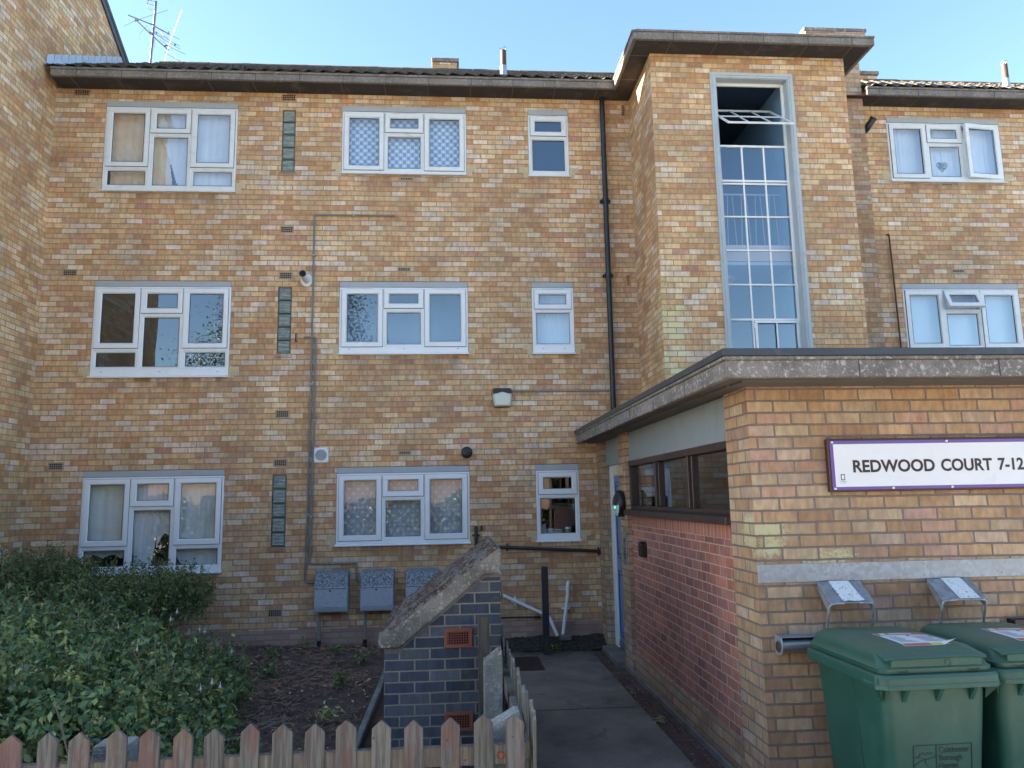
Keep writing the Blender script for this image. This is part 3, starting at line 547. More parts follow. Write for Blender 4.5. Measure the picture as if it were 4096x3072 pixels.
def window(x0, x1, zt, zs, typ, k):
    old = typ in ('D', 'E') or k == 2
    up = M['upvc_old'] if old else M['upvc']
    root = thing('window', None, None); root.parent = bld
    L_ = .088; zf = zt - L_; sill = .028
    MB().box(x0+.003, x1-.003, -.004 if k != 2 else -.012, .10, zf+.004, zt-.004).build('lintel', M['lintel'], root, bevel=.004)
    fr = MB(); deep = (.075 if typ != 'E' else .03) if k == 1 else .03
    z0 = zs + sill; 
    fr.box(x0+.004, x1-.004, .0, .085, z0, z0+.022+deep)                       # cill member
    fr.box(x0+.004, x1-.004, -.002, .085, zf-.030, zf)                         # head
    fb, ft = z0+.022+deep, zf-.030
    fr.box(x0+.004, x0+.032, .0, .085, fb, ft).box(x1-.032, x1-.004, .0, .085, fb, ft)
    s0 = MB(); s0.prism([(-.045, zs), (.0, zs), (.0, zs+.030), (-.045, zs+.016)], 'x', x0-.012, x1+.008)
    lights = []
    X0, X1 = x0+.032, x1-.032; W_ = X1-X0
    if typ == 'A':
        a, b = X0+W_*.335, X0+W_*.655; m_ = .034; tz = fb + (ft-fb)*.245
        fr.box(a-m_/2, a+m_/2, .0, .085, fb, ft).box(b-m_/2, b+m_/2, .0, .085, fb, ft)
        fr.box(X0, a-m_/2, .0, .085, tz-.017, tz+.017).box(b+m_/2, X1, .0, .085, tz-.017, tz+.017)
        cz = ft - (ft-fb)*.315; fr.box(a+m_/2, b-m_/2, .0, .085, cz-.017, cz+.017)
        lights = [(X0+.004, a-m_/2+.006, tz+.013, ft+.004, 'sash'), (b+m_/2-.006, X1-.004, tz+.013, ft+.004, 'sash'), (a+m_/2-.008, b-m_/2+.008, cz+.010, ft+.004, 'sash'),
                  (X0, a-m_/2, fb, tz-.017, 'fixed'), (b+m_/2, X1, fb, tz-.017, 'fixed'), (a+m_/2, b-m_/2, fb, cz-.017, 'fixed')]
    elif typ in ('B', 'D', 'E'):
        a, b = X0+W_*.335, X0+W_*.66; m_ = .034; cz = ft - (ft-fb)*.345
        fr.box(a-m_/2, a+m_/2, .0, .085, fb, ft).box(b-m_/2, b+m_/2, .0, .085, fb, ft); fr.box(a+m_/2, b-m_/2, .0, .085, cz-.017, cz+.017)
        lights = [(X0+.004, a-m_/2+.006, fb-.008, ft+.004, 'sash'), (b+m_/2-.006, X1-.004, fb-.008, ft+.004, 'sash', (7 if typ == 'D' else 0), ('Z', (X1-.004, fb))),
                  (a+m_/2-.008, b-m_/2+.008, cz+.010, ft+.004, 'sash', (-24 if typ == 'E' else 0), ('X', (a, ft+.004))), (a+m_/2, b-m_/2, fb, cz-.017, 'fixed')]
    else:
        cz = ft - (ft-fb)*.355; fr.box(X0, X1, .0, .085, cz-.017, cz+.017)
        lights = [(X0+.004, X1-.004, cz+.010, ft+.004, 'sash'), (X0, X1, fb, cz-.017, 'fixed')]
    fr.build('frame', up, root, bevel=.003); s0.build('sill', up, root, bevel=.003)
    for l_ in lights: light(root, *l_[:4], up, l_[4], *(l_[5:] if len(l_) > 5 else ()))
    tv = MB(); xs = ([(x0+x1)/2] if (typ in ('C', 'D', 'E') or k != 1) else [x0+.30, x1-.34]); hw = .17 if typ != 'C' else .15
    for x in xs: tv.box(x-hw, x+hw, -.022, -.002, zf-.024, zf-.012)
    tv.build('trickle_vent', up, root, bevel=.003)
    if k == 1 and typ in 'ABC':
        d = MB()
        for x in ([x0+.15, (x0+x1)/2, x1-.15] if typ != 'C' else [x0+.15, x1-.15]): d.box(x-.012, x+.012, -.0015, 0, z0+.055, z0+.061)
        d.build('drain_slot', M['gasket'], root)
for w_ in WIN: window(*w_)

RM = [simple('fresh_mortar', (.50,.45,.35), .9), simple('yellow_repair_brick', (.52,.41,.22), .9, var=.25, sc_=15)]   # repaired bricks at the sill ends
for w_ in WIN:
    if w_[4] == 'E': continue
    for s_, xe in ((-1, w_[0]-.002), (1, w_[1]+.002)):
        m = MB(); m.cur = 0; m.box(xe, xe+s_*.135, -.0025, .01, w_[3]+.075, w_[3]+.150); m.box(xe, xe+s_*.075, -.0024, .01, w_[3]+.002, w_[3]+.0745)
        m.cur = 1; m.box(xe+s_*.006, xe+s_*.122, -.0045, .01, w_[3]+.084, w_[3]+.141); m.box(xe+s_*.006, xe+s_*.064, -.0044, .01, w_[3]+.011, w_[3]+.066); m.build('brick_repair', RM, bld)
# stair tower window
root = thing('stair_window', None, None); root.parent = bld
m = MB(); y0 = TY-.025; SX0, SX1, SZ1, SZ0 = 3.50, 4.655, 7.655, 2.95
for (a, b, c_, d) in ((SX0, SX0+.075, y0, TY+.02), (SX1-.075, SX1, y0, TY+.02)): m.box(a, b, c_, d, SZ0, SZ1-.075)
m.box(SX0, SX1, y0, TY+.02, SZ1-.075, SZ1)
m.box(SX0+.028, SX0+.050, y0-.012, y0, SZ0, SZ1-.028).box(SX1-.050, SX1-.028, y0-.012, y0, SZ0, SZ1-.028).box(SX0+.05, SX1-.05, y0-.012, y0, SZ1-.05, SZ1-.028)
m.box(SX0+.0755, SX0+.085, y0+.01, TY+.13, SZ0, SZ1-.0755).box(SX1-.085, SX1-.0755, y0+.01, TY+.13, SZ0, SZ1-.0755).box(SX0+.085, SX1-.085, y0+.01, TY+.13, SZ1-.085, SZ1-.0755)
m.build('surround', M['steelframe'], root, bevel=.004)
m = MB(); yf, yb = TY+.10, TY+.13; GX0, GX1 = SX0+.086, SX1-.086
m.box(GX0, GX0+.035, yf, yb, SZ0, 7.57).box(GX1-.035, GX1, yf, yb, SZ0, 7.57).box(GX0+.035, GX1-.035, yf, yb, 7.53, 7.57)
for z, h in ((6.655, .030), (6.160, .028), (6.118, .024), (5.655, .022), (5.188, .022), (4.718, .022), (4.247, .028)): m.box(GX0+.035, GX1-.035, yf+.002, yb, z-h/2, z+h/2)
third = (GX1-GX0-.07)/3
for k in (1, 2): x = GX0+.035+third*k; m.box(x-.011, x+.011, yf+.004, yb, 6.13, 6.64); m.box(x-.011, x+.011, yf+.004, yb, 4.25, 6.106)
x = GX0+.035+third; m.box(x-.012, x+.012, yf, yb, SZ0, 4.235)
m.build('glazing_bars', M['white_paint'], root, bevel=.002)
m = MB(); frame_rect(m, x+.018, GX1-.032, SZ0, 4.226, .030, yf-.018, yf+.01); xm = (x+.018+GX1-.032)/2; m.box(xm-.009, xm+.009, yf-.012, yf+.008, SZ0+.03, 4.196); m.cyl((x+.01, yf-.02, 4.12), (x+.01, yf-.02, 4.19), .012, 10)
m.build('casement', M['white_paint'], root, bevel=.002)
m = MB(); m.quad((GX0+.03,yb-.01,SZ0),(GX1-.03,yb-.01,SZ0),(GX1-.03,yb-.01,6.64),(GX0+.03,yb-.01,6.64)); m.build('pane', M['glass'], root, fix=False)
# centre-pivoted top light standing open
m = MB(); hz = .445; yA = -.02; frame_rect(m, GX0+.040, GX1-.040, -hz, hz, .028, -.012, .012)
for k in (1, 2): x = GX0+.035+third*k; m.box(x-.008, x+.008, -.008, .010, -hz+.028, hz-.028)
m.box(GX0+.068, GX1-.068, -.008, .010, -.006, .006)
g_ = MB(); g_.quad((GX0+.06,0,-hz+.02),(GX1-.06,0,-hz+.02),(GX1-.06,0,hz-.02),(GX0+.06,0,hz-.02))
R = Matrix.Translation((0, yf+.02, 7.095)) @ Matrix.Rotation(math.radians(-52), 4, 'X')
for b_ in (m, g_): b_.v = [tuple(R @ Vector(p)) for p in b_.v]
m.build('pivot_sash', M['white_paint'], root, bevel=.002); g_.build('pane', M['glass'], root, fix=False)

# ------------------------------------------------------------------ taller wing on the left
wing = thing('side_wing', 'taller gabled buff brick wing standing forward along the left edge', 'building', (0,0,0))
WX = -5.63; m = MB()
prof = [(-4.05, -.1), (2.1, -.1), (2.1, 9.58), (-.975, 11.35), (-4.05, 9.58)]
m.add([(WX, y, z) for y, z in prof], [tuple(range(5))]); m.quad((WX,-4.05,-.1),(WX,-4.05,9.58),(-40,-4.05,9.58),(-40,-4.05,-.1)); m.quad((WX,2.1,-.1),(-40,2.1,-.1),(-40,2.1,9.58),(WX,2.1,9.58))  # wing lengthened out of view to cast shade over the forecourt
m.build('wall', M['brick_wing'], wing, fix=False)
m = MB()
m.prism([(2.35, 9.45), (2.35, 9.53), (-.975, 11.47), (-4.3, 9.53), (-4.3, 9.45), (-.975, 11.39)], 'x', -40, WX+.035); m.build('roof', M['tile'], wing)
m = MB(); m.prism([(2.20, 9.40), (2.20, 9.52), (-.975, 11.38), (-.975, 11.27)], 'x', WX+.002, WX+.028); m.prism([(-4.2, 9.40), (-.975, 11.27), (-.975, 11.38), (-4.2, 9.52)], 'x', WX+.002, WX+.028)
m.build('bargeboard', M['flashing'], wing)
# stepped lead flashing where the roof meets the wing
m = MB()
for k in range(13):
    y = -.33 + k*.19; z = 8.06 + (y+.35)*.6
    m.add([(WX+.012, y, z+.03), (WX+.012, y+.19, z+.03+.114), (WX+.012, y+.19, z+.155+.13), (WX+.012, y+.02, z+.175)], [(0,1,2,3)])
    m.add([(WX+.012, y, z+.035), (WX+.012, y+.19, z+.149), (WX+.22, y+.19, z+.085), (WX+.22, y, z-.025)], [(0,1,2,3)])
m.build('flashing', M['lead'], bld, fix=False)
# ================================================================== entrance porch
por = thing('entrance_porch', 'single storey brick entrance porch with flat concrete canopy roof on the right', 'porch', (0,0,0))
PX, PY, PZ = 2.012, -5.55, 2.74; PR = 7.6
m = MB()
m.quad((PX,PY,-.1),(PR,PY,-.1),(PR,PY,PZ),(PX,PY,PZ)).quad((PX,PY,-.1),(PX,PY,PZ),(PX,-5.11,PZ),(PX,-5.11,-.1)).quad((PX,-5.11,-.1),(PX,-5.11,PZ),(PX+.3,-5.11,PZ),(PX+.3,-5.11,-.1))
m.quad((PX,-1.765,-.1),(PX,-1.765,PZ),(PX,-1.37,PZ),(PX,-1.37,-.1)).quad((PX,-1.765,-.1),(PX+.3,-1.765,-.1),(PX+.3,-1.765,PZ),(PX,-1.765,PZ)).quad((PX,-1.37,-.1),(PX,-1.37,PZ),(PX+.3,-1.37,PZ),(PX+.3,-1.37,-.1))
m.quad((PX,-.33,-.1),(PX,-.33,PZ),(PX,0,PZ),(PX,0,-.1)).quad((PX,-.33,-.1),(PX+.3,-.33,-.1),(PX+.3,-.33,PZ),(PX,-.33,PZ)).quad((PR,PY,-.1),(PR,0,-.1),(PR,0,PZ),(PR,PY,PZ))
m.build('wall', M['brick_porch'], por, fix=False)
m = MB(); m.quad((2.060,-5.11,.262),(2.060,-5.11,1.772),(2.060,-1.765,1.772),(2.060,-1.765,.262)); m.build('brick_infill', M['brick_red'], por, fix=False)
m = MB(); m.box(2.040, 2.3, -5.11, -1.765, -.1, .262); m.build('plinth', M['brick_porch'], por)
m = MB(); m.box(1.995, 2.02, -5.6, -1.36, -.05, .045).box(1.99, 2.30, -.40, -.0, -.05, .04); m.build('footing', M['step'], por, bevel=.01)
m = MB(); m.box(2.062, 2.16, -5.11, -1.765, 2.40, 2.737); m.box(2.075, 2.16, -1.37, -.33, 2.40, 2.737); m.build('panel', M['greypanel'], por)
# window band: brown timber
m = MB(); XF = 2.045
m.box(XF, 2.16, -5.11, -1.765, 2.335, 2.398).box(XF+.012, 2.15, -5.11, -1.765, 1.845, 1.882)
for y in (-5.11, -4.02, -2.93, -1.82): m.box(XF+.006, 2.155, y, y+.055, 1.882, 2.335)
for y in (-4.02-.04, -2.93-.04, -5.11+.06): m.box(XF+.03, 2.14, y, y+.035, 1.882, 2.335)
m.build('window_frame', M['brown_wood'], por, bevel=.004)
m = MB(); m.prism([(1.972, 1.775), (2.10, 1.775), (2.10, 1.845), (2.04, 1.846), (1.972, 1.832)], 'y', -5.108, -1.74); m.build('sill', M['brown_wood'], por, bevel=.004)
m = MB(); m.quad((2.10,-5.1,1.88),(2.10,-1.8,1.88),(2.10,-1.8,2.34),(2.10,-5.1,2.34)); m.build('pane', M['glass'], por, fix=False)
# canopy roof
m = MB(); CX0, CY0 = 1.722, -5.972
m.box(CX0, PR+.5, CY0, CY0+.05, 2.728, 2.842).box(CX0, CX0+.05, CY0+.05, 0, 2.728, 2.842); m.box(CX0-.014, PR+.5, CY0-.014, CY0+.05, 2.842, 2.866).box(CX0-.014, CX0+.05, CY0+.0501, 0, 2.842, 2.866)
m.build('canopy_fascia', M['canopy_conc'], por, bevel=.006)
m = MB(); m.box(CX0-.022, PR+.5, CY0-.022, CY0+.3, 2.8665, 2.914).box(CX0-.022, CX0+.3, CY0+.3, 0, 2.8665, 2.914).box(CX0+.3, PR+.4, CY0+.3, 0, 2.80, 2.85); m.build('canopy_flashing', M['flashing'], por, bevel=.003)
m = MB(); m.box(CX0+.05, PR+.5, CY0+.05, 0, 2.742, 2.755); m.box(CX0+.18, PR+.4, CY0+.20, PY, 2.728, 2.742).box(CX0+.16, PX, PY, 0, 2.729, 2.742); m.build('canopy_soffit', M['soffit_porch'], por)
j_ = MB()
for x in (2.6, 3.55, 4.5): j_.box(x-.003, x+.003, CY0-.002, CY0+.01, 2.727, 2.866)
for y in (-5.1, -4.2, -3.3, -2.4, -1.5, -.6): j_.box(CX0-.002, CX0+.01, y-.003, y+.003, 2.727, 2.866)
j_.build('canopy_joint', M['gasket'], por)
# inside of the porch
m = MB(); m.box(2.4, PR-.1, -5.35, -.05, .0, .02).box(2.17, PR-.1, -5.40, -5.36, .0, 2.7).box(4.2, 4.25, -5.35, -.05, 0.02, 2.7); m.box(2.3, 4.19, -.06, -.02, 0.02, 2.7); m.build('lobby_lining', simple('lobby_paint', (.16,.15,.12), .9, var=.1), por)
m = MB(); m.box(3.0, 3.95, -.11, -.07, .05, 2.2); m.build('inner_door', M['blue_door'], por, bevel=.01)
# front door
d = MB(); DX = 2.112
d.box(DX, DX+.07, -.52, -.335, .06, 2.40).box(DX, DX+.07, -1.365, -1.31, .06, 2.40).box(DX, DX+.07, -1.31, -.52, 2.335, 2.40); d.build('door_frame', M['upvc'], por, bevel=.004)
dd = MB(); dd.box(DX+.020, DX+.06, -1.305, -.525, .075, 2.33); dr = dd.build('door', M['blue_door'], por, bevel=.004)
g = MB(); b_ = MB()
for (za, zb) in ((.22, 1.05), (1.20, 2.18)):
    frame_yz = lambda mb, y0_, y1_, z0_, z1_, w_, x0_, x1_: mb.box(x0_, x1_, y0_, y1_, z0_, z0_+w_).box(x0_, x1_, y0_, y1_, z1_-w_, z1_).box(x0_, x1_, y0_, y0_+w_, z0_+w_, z1_-w_).box(x0_, x1_, y1_-w_, y1_, z0_+w_, z1_-w_)
    frame_yz(g, -1.20, -.60, za, zb, .012, DX+.015, DX+.022); frame_yz(g, -1.15, -.65, za+.05, zb-.05, .010, DX+.012, DX+.022); b_.box(DX+.014, DX+.0205, -1.13, -.67, za+.07, zb-.07)
g.build('door_moulding', M['door_dark'], dr); b_.build('door_panel', M['blue_door'], dr, bevel=.003)
MB().box(DX+.012, DX+.02, -1.30, -.53, .085, .16).build('kick_plate', M['stainless'], dr)
m = MB(); m.box(1.93, 2.30, -1.37, -.335, -.05, .058); m.build('door_step', M['step'], por, bevel=.012)

# things fixed to the porch
b = thing('bulkhead_light', 'round black bulkhead lamp with half moon cover above door entry panel', 'wall light', (2.01, -1.57, 1.90))
m = MB(); c0 = (2.01, -1.57, 1.905); N_ = 36
def ringx(x, r, c=c0): return [(x, c[1]+r*math.cos(2*math.pi*k/N_), c[2]+r*math.sin(2*math.pi*k/N_)) for k in range(N_)]
m.ring([ringx(2.008, .150), ringx(1.985, .158), ringx(1.955, .158), ringx(1.935, .146), ringx(1.930, .132)], capb=True); m.build('housing', M['black_plastic'], b, smooth=True, autosm=35)
m = MB(); rows = []
for (x, s_) in ((1.931, .13), (1.918, .118), (1.908, .085), (1.905, .0)):
    rows.append([(x, c0[1]+s_*math.cos(math.pi+math.pi*k/18)*1, c0[2]-.015+s_*math.sin(math.pi+math.pi*k/18)) for k in range(19)])
vv = [p for r in rows for p in r]; m.add(vv, [(i*19+k, i*19+k+1, (i+1)*19+k+1, (i+1)*19+k) for i in range(3) for k in range(18)])
n = NT('lit_diffuser'); n.fin((.55,.62,.60), .3); m.build('diffuser', n.mat, b, smooth=True)
n = NT('green_led'); n.fin((.0,.5,.3), .4); n.bsdf.inputs['Emission Color'].default_value = (.0, 1, .45, 1); n.bsdf.inputs['Emission Strength'].default_value = .7
MB().cyl((1.914, -1.585, 1.865), (1.902, -1.585, 1.865), .013, 12).build('led', n.mat, b)
m = MB(); rows = []
for (x, s_) in ((1.931, .132), (1.912, .122), (1.900, .09), (1.896, .0)):
    rows.append([(x, c0[1]+s_*math.cos(math.pi*k/18), c0[2]-.015+s_*math.sin(math.pi*k/18)) for k in range(19)])
m.add([p for r in rows for p in r], [(i*19+k, i*19+k+1, (i+1)*19+k+1, (i+1)*19+k) for i in range(3) for k in range(18)]); m.build('eyelid_cover', M['black_plastic'], b, smooth=True)
b = thing('junction_box', 'small beige box fixed beside the top of the blue door', 'box', (2.0, -1.5, 2.28))
m = MB(); m.box(1.925, 2.010, -1.66, -1.50, 2.235, 2.345); m.build('box_body', M['beige'], b, bevel=.006, seg=2); MB().cyl((1.96, -1.499, 2.30), (1.96, -1.496, 2.30), .006, 8).build('screw', M['gasket'], b)
b = thing('entry_panel', 'stainless steel door entry panel with buttons on brick pier', 'intercom', (2.008, -1.62, 1.39))
MB().box(1.998, 2.011, -1.71, -1.53, 1.20, 1.575).build('plate', M['stainless'], b, bevel=.003)
m = MB(); m.box(1.995, 1.999, -1.645, -1.605, 1.46, 1.50)
for k in range(4):
    for q in (0, 1): m.cyl((1.998, -1.60-.05*q, 1.385-.035*k), (1.992, -1.60-.05*q, 1.385-.035*k), .007, 8)
m.build('button', M['gasket'], b)
b = thing('key_safe', 'small black key safe on the red brick panel', 'key safe', (2.05, -2.35, 1.42))
m = MB(); m.prism([(-2.43,1.345),(-2.30,1.345),(-2.30,1.475),(-2.33,1.505),(-2.40,1.505),(-2.43,1.475)], 'x', 1.995, 2.059); m.build('safe_body', M['black_plastic'], b, bevel=.008, seg=2)
m = MB()
for k in range(6): m.box(1.990, 1.9949, -2.415, -2.315, 1.365+.018*k, 1.372+.018*k)
m.build('safe_cover', M['black_pipe'], b)

# sign
b = thing('name_sign', 'white name board with purple border reading REDWOOD COURT 7-12', 'sign', (3.4, PY, 2.18))
SXa, SXb, SZa, SZb = 2.553, 4.02, 2.012, 2.346
MB().box(SXa-.014, SXb+.014, PY-.045, PY, SZa-.012, SZb+.012).build('backboard', M['sign_wood'], b, bevel=.004)
MB().box(SXa, SXb, PY-.050, PY-.0455, SZa+.002, SZb-.002).build('face', M['purple'], b)
MB().box(SXa+.022, SXb-.022, PY-.053, PY-.0505, SZa+.022, SZb-.024).build('face_panel', M['sign_white'], b)
def text(s, x, y, z, size, mat, parent, name='lettering', off=0.0, rot=(math.pi/2, 0, 0), sx=1.0, ext=.0006, align='LEFT'):
    cu = bpy.data.curves.new(name, 'FONT'); cu.body = s; cu.size = size; cu.offset = off; cu.extrude = ext; cu.align_x = align; cu.resolution_u = 4
    t = bpy.data.objects.new(name, cu); C.objects.link(t); bpy.context.view_layer.update()
    me = bpy.data.meshes.new_from_object(t.evaluated_get(bpy.context.evaluated_depsgraph_get())); bpy.data.objects.remove(t); bpy.data.curves.remove(cu)
    me.materials.clear(); me.materials.append(mat)
    o = bpy.data.objects.new(name, me); C.objects.link(o); o.parent = parent
    pl = parent.location if parent.parent is None else parent.location + parent.parent.location
    o.location = Vector((x, y, z)) - pl; o.rotation_euler = rot; o.scale = (sx, 1, 1); return o
def fit_text(s, x0, x1, y, z0, z1, mat, parent, **k):
    """lettering scaled to run x0..x1 with cap height z0..z1"""
    o = text(s, x0, y, z0, 1.0, mat, parent, **k); xs = [v.co.x for v in o.data.vertices]; zs = [v.co.y for v in o.data.vertices]
    sx = (x1-x0)/(max(xs)-min(xs)); sz = (z1-z0)/(max(zs)-min(zs)); o.scale = (sx, sz, .02)
    o.location.x -= min(xs)*sx; o.location.z -= min(zs)*sz; return o
fit_text('REDWOOD', 2.703, 3.285, PY-.0545, 2.128, 2.214, M['ink'], b, off=.030)
fit_text('COURT', 3.330, 3.700, PY-.0545, 2.128, 2.214, M['ink'], b, off=.030)
fit_text('7-12', 3.742, 3.930, PY-.0545, 2.128, 2.214, M['ink'], b, off=.030)
lb = MB().box(2.612, 2.640, PY-.0545, PY-.0532, 2.078, 2.120).build('crest', M['ink_grey'], b)
m = MB(); m.prism([(2.619,2.084),(2.632,2.084),(2.636,2.100),(2.630,2.115),(2.622,2.116),(2.617,2.104)], 'y', PY-.0552, PY-.0546); m.build('crest_figure', M['sign_white'], b)
fit_text('Colchester', 2.600, 2.654, PY-.0545, 2.066, 2.073, M['ink_grey'], b); fit_text('Borough Homes', 2.612, 2.642, PY-.0545, 2.056, 2.0615, M['ink_grey'], b)
m = MB()
for x in (2.567, 2.975, 3.395, 4.0): m.cyl((x, PY-.05, 2.020+.002), (x, PY-.060, 2.022), .0075, 10)
for x in (2.567, 3.385, 4.0): m.cyl((x, PY-.05, 2.335), (x, PY-.060, 2.335), .0075, 10)
m.build('screw_cap', M['upvc'], b, smooth=True, autosm=30)
# steel wall strip
b = thing('steel_strip', 'long galvanised steel strip screwed along the porch wall above the bins', 'metal strip', (3.4, PY, 1.46))
MB().box(2.012, 4.6, PY-.008, PY, 1.412, 1.532).build('strip', M['galv'], b, bevel=.002)
m = MB()
for x, z in ((2.035,1.51),(2.62,1.437),(3.17,1.508),(3.72,1.44),(4.2,1.51)): m.cyl((x, PY-.007, z), (x, PY-.011, z), .007, 8)
m.build('screw', M['stainless'], b)
# bin docking brackets
def bracket(x, lab, sk):
    b = thing('bin_bracket', lab, 'bracket', (x, PY, 1.1), 'steel brackets behind the bins')
    m = MB(); w_ = .148; yb, zb, yf, zf = PY-.03, 1.408, PY-.185, 1.292
    m.add([(x-w_, yb, zb), (x+w_, yb, zb), (x+w_+.006, yf, zf), (x-w_-.006, yf, zf), (x-w_, yb, zb+.004), (x+w_, yb, zb+.004), (x+w_+.006, yf, zf+.004), (x-w_-.006, yf, zf+.004)],
          [(0,3,2,1),(4,5,6,7),(0,1,5,4),(1,2,6,5),(2,3,7,6),(3,0,4,7)])
    for s in (-1, 1): m.add([(x+s*w_, yb, zb), (x+s*(w_+.006), yf, zf), (x+s*(w_+.002), yf+.03, zf-.055), (x+s*w_, yb, zb-.04)], [(0,1,2,3)])
    m.build('plate', M['galv'], b)
    for s in (-1, 1): MB().tube(bend([(x+s*.05, yf, zf+.002), (x+s*w_, yf, zf-.002), (x+s*(w_+.004), yf+.10, 1.00)], .03), .008, 8).build('rod', M['galv'], b, smooth=True)
    m = MB(); a_ = Vector((x-.075+sk, yb-.002, zb+.0065)); q = Vector((0, yf-yb, zf-zb)); nx_ = 5; rows = []
    for i in range(7):
        t = i/6; lift = .0015 + (.010*max(0, t-.8)*5*.5 if sk == 0 else .0); p = a_ + q*(t*.98); rows.append([(p.x + .14*j/4 + .025*t, p.y, p.z+lift+(.004*math.sin(j*2.1+i) if t > .8 and sk == 0 else 0)) for j in range(5)])
    vs = [p for r in rows for p in r]; m.add(vs, [(i*5+j, i*5+j+1, (i+1)*5+j+1, (i+1)*5+j) for i in range(6) for j in range(4)]); m.build('label', M['old_paper'], b, fix=False)
bracket(2.548, 'galvanised bent bracket with peeling mouldy label behind the nearer bin', 0)
bracket(3.312, 'galvanised bent bracket with flat spotted label behind the farther bin', .02)
b = thing('bin_lock_rail', 'galvanised steel roller housing on the wall behind the bins', 'rail', (2.3, PY, 1.03))
m = MB(); m.prism([(PY, 1.088), (PY-.10, 1.075), (PY-.118, 1.045), (PY-.118, 1.02), (PY-.10, .97), (PY-.05, .955), (PY, .95)], 'x', 2.098, 2.106); m.box(2.106, 4.5, PY-.105, PY, 1.074, 1.080)
m.build('housing', M['galv'], b, bevel=.002); MB().cyl((2.106, PY-.06, 1.018), (4.5, PY-.06, 1.018), .042, 24).build('roller', M['stainless'], b, smooth=True, autosm=40)
m = MB(); m.tube(arc((PY-.062, 1.015), .030, 0, 2*math.pi, 20, 'yz', 2.094), .006, 6); m.cyl((2.098, PY-.062, 1.015), (2.090, PY-.062, 1.015), .016, 12); m.build('end_cap', M['rust_pipe'], b, smooth=True)
m = MB(); m.box(2.52, 2.60, PY-.06, PY, 1.095, 1.112).box(3.27, 3.35, PY-.06, PY, 1.095, 1.112).box(3.72, 3.95, PY-.08, PY, 1.10, 1.135); m.build('latch', M['black_plastic'], b)

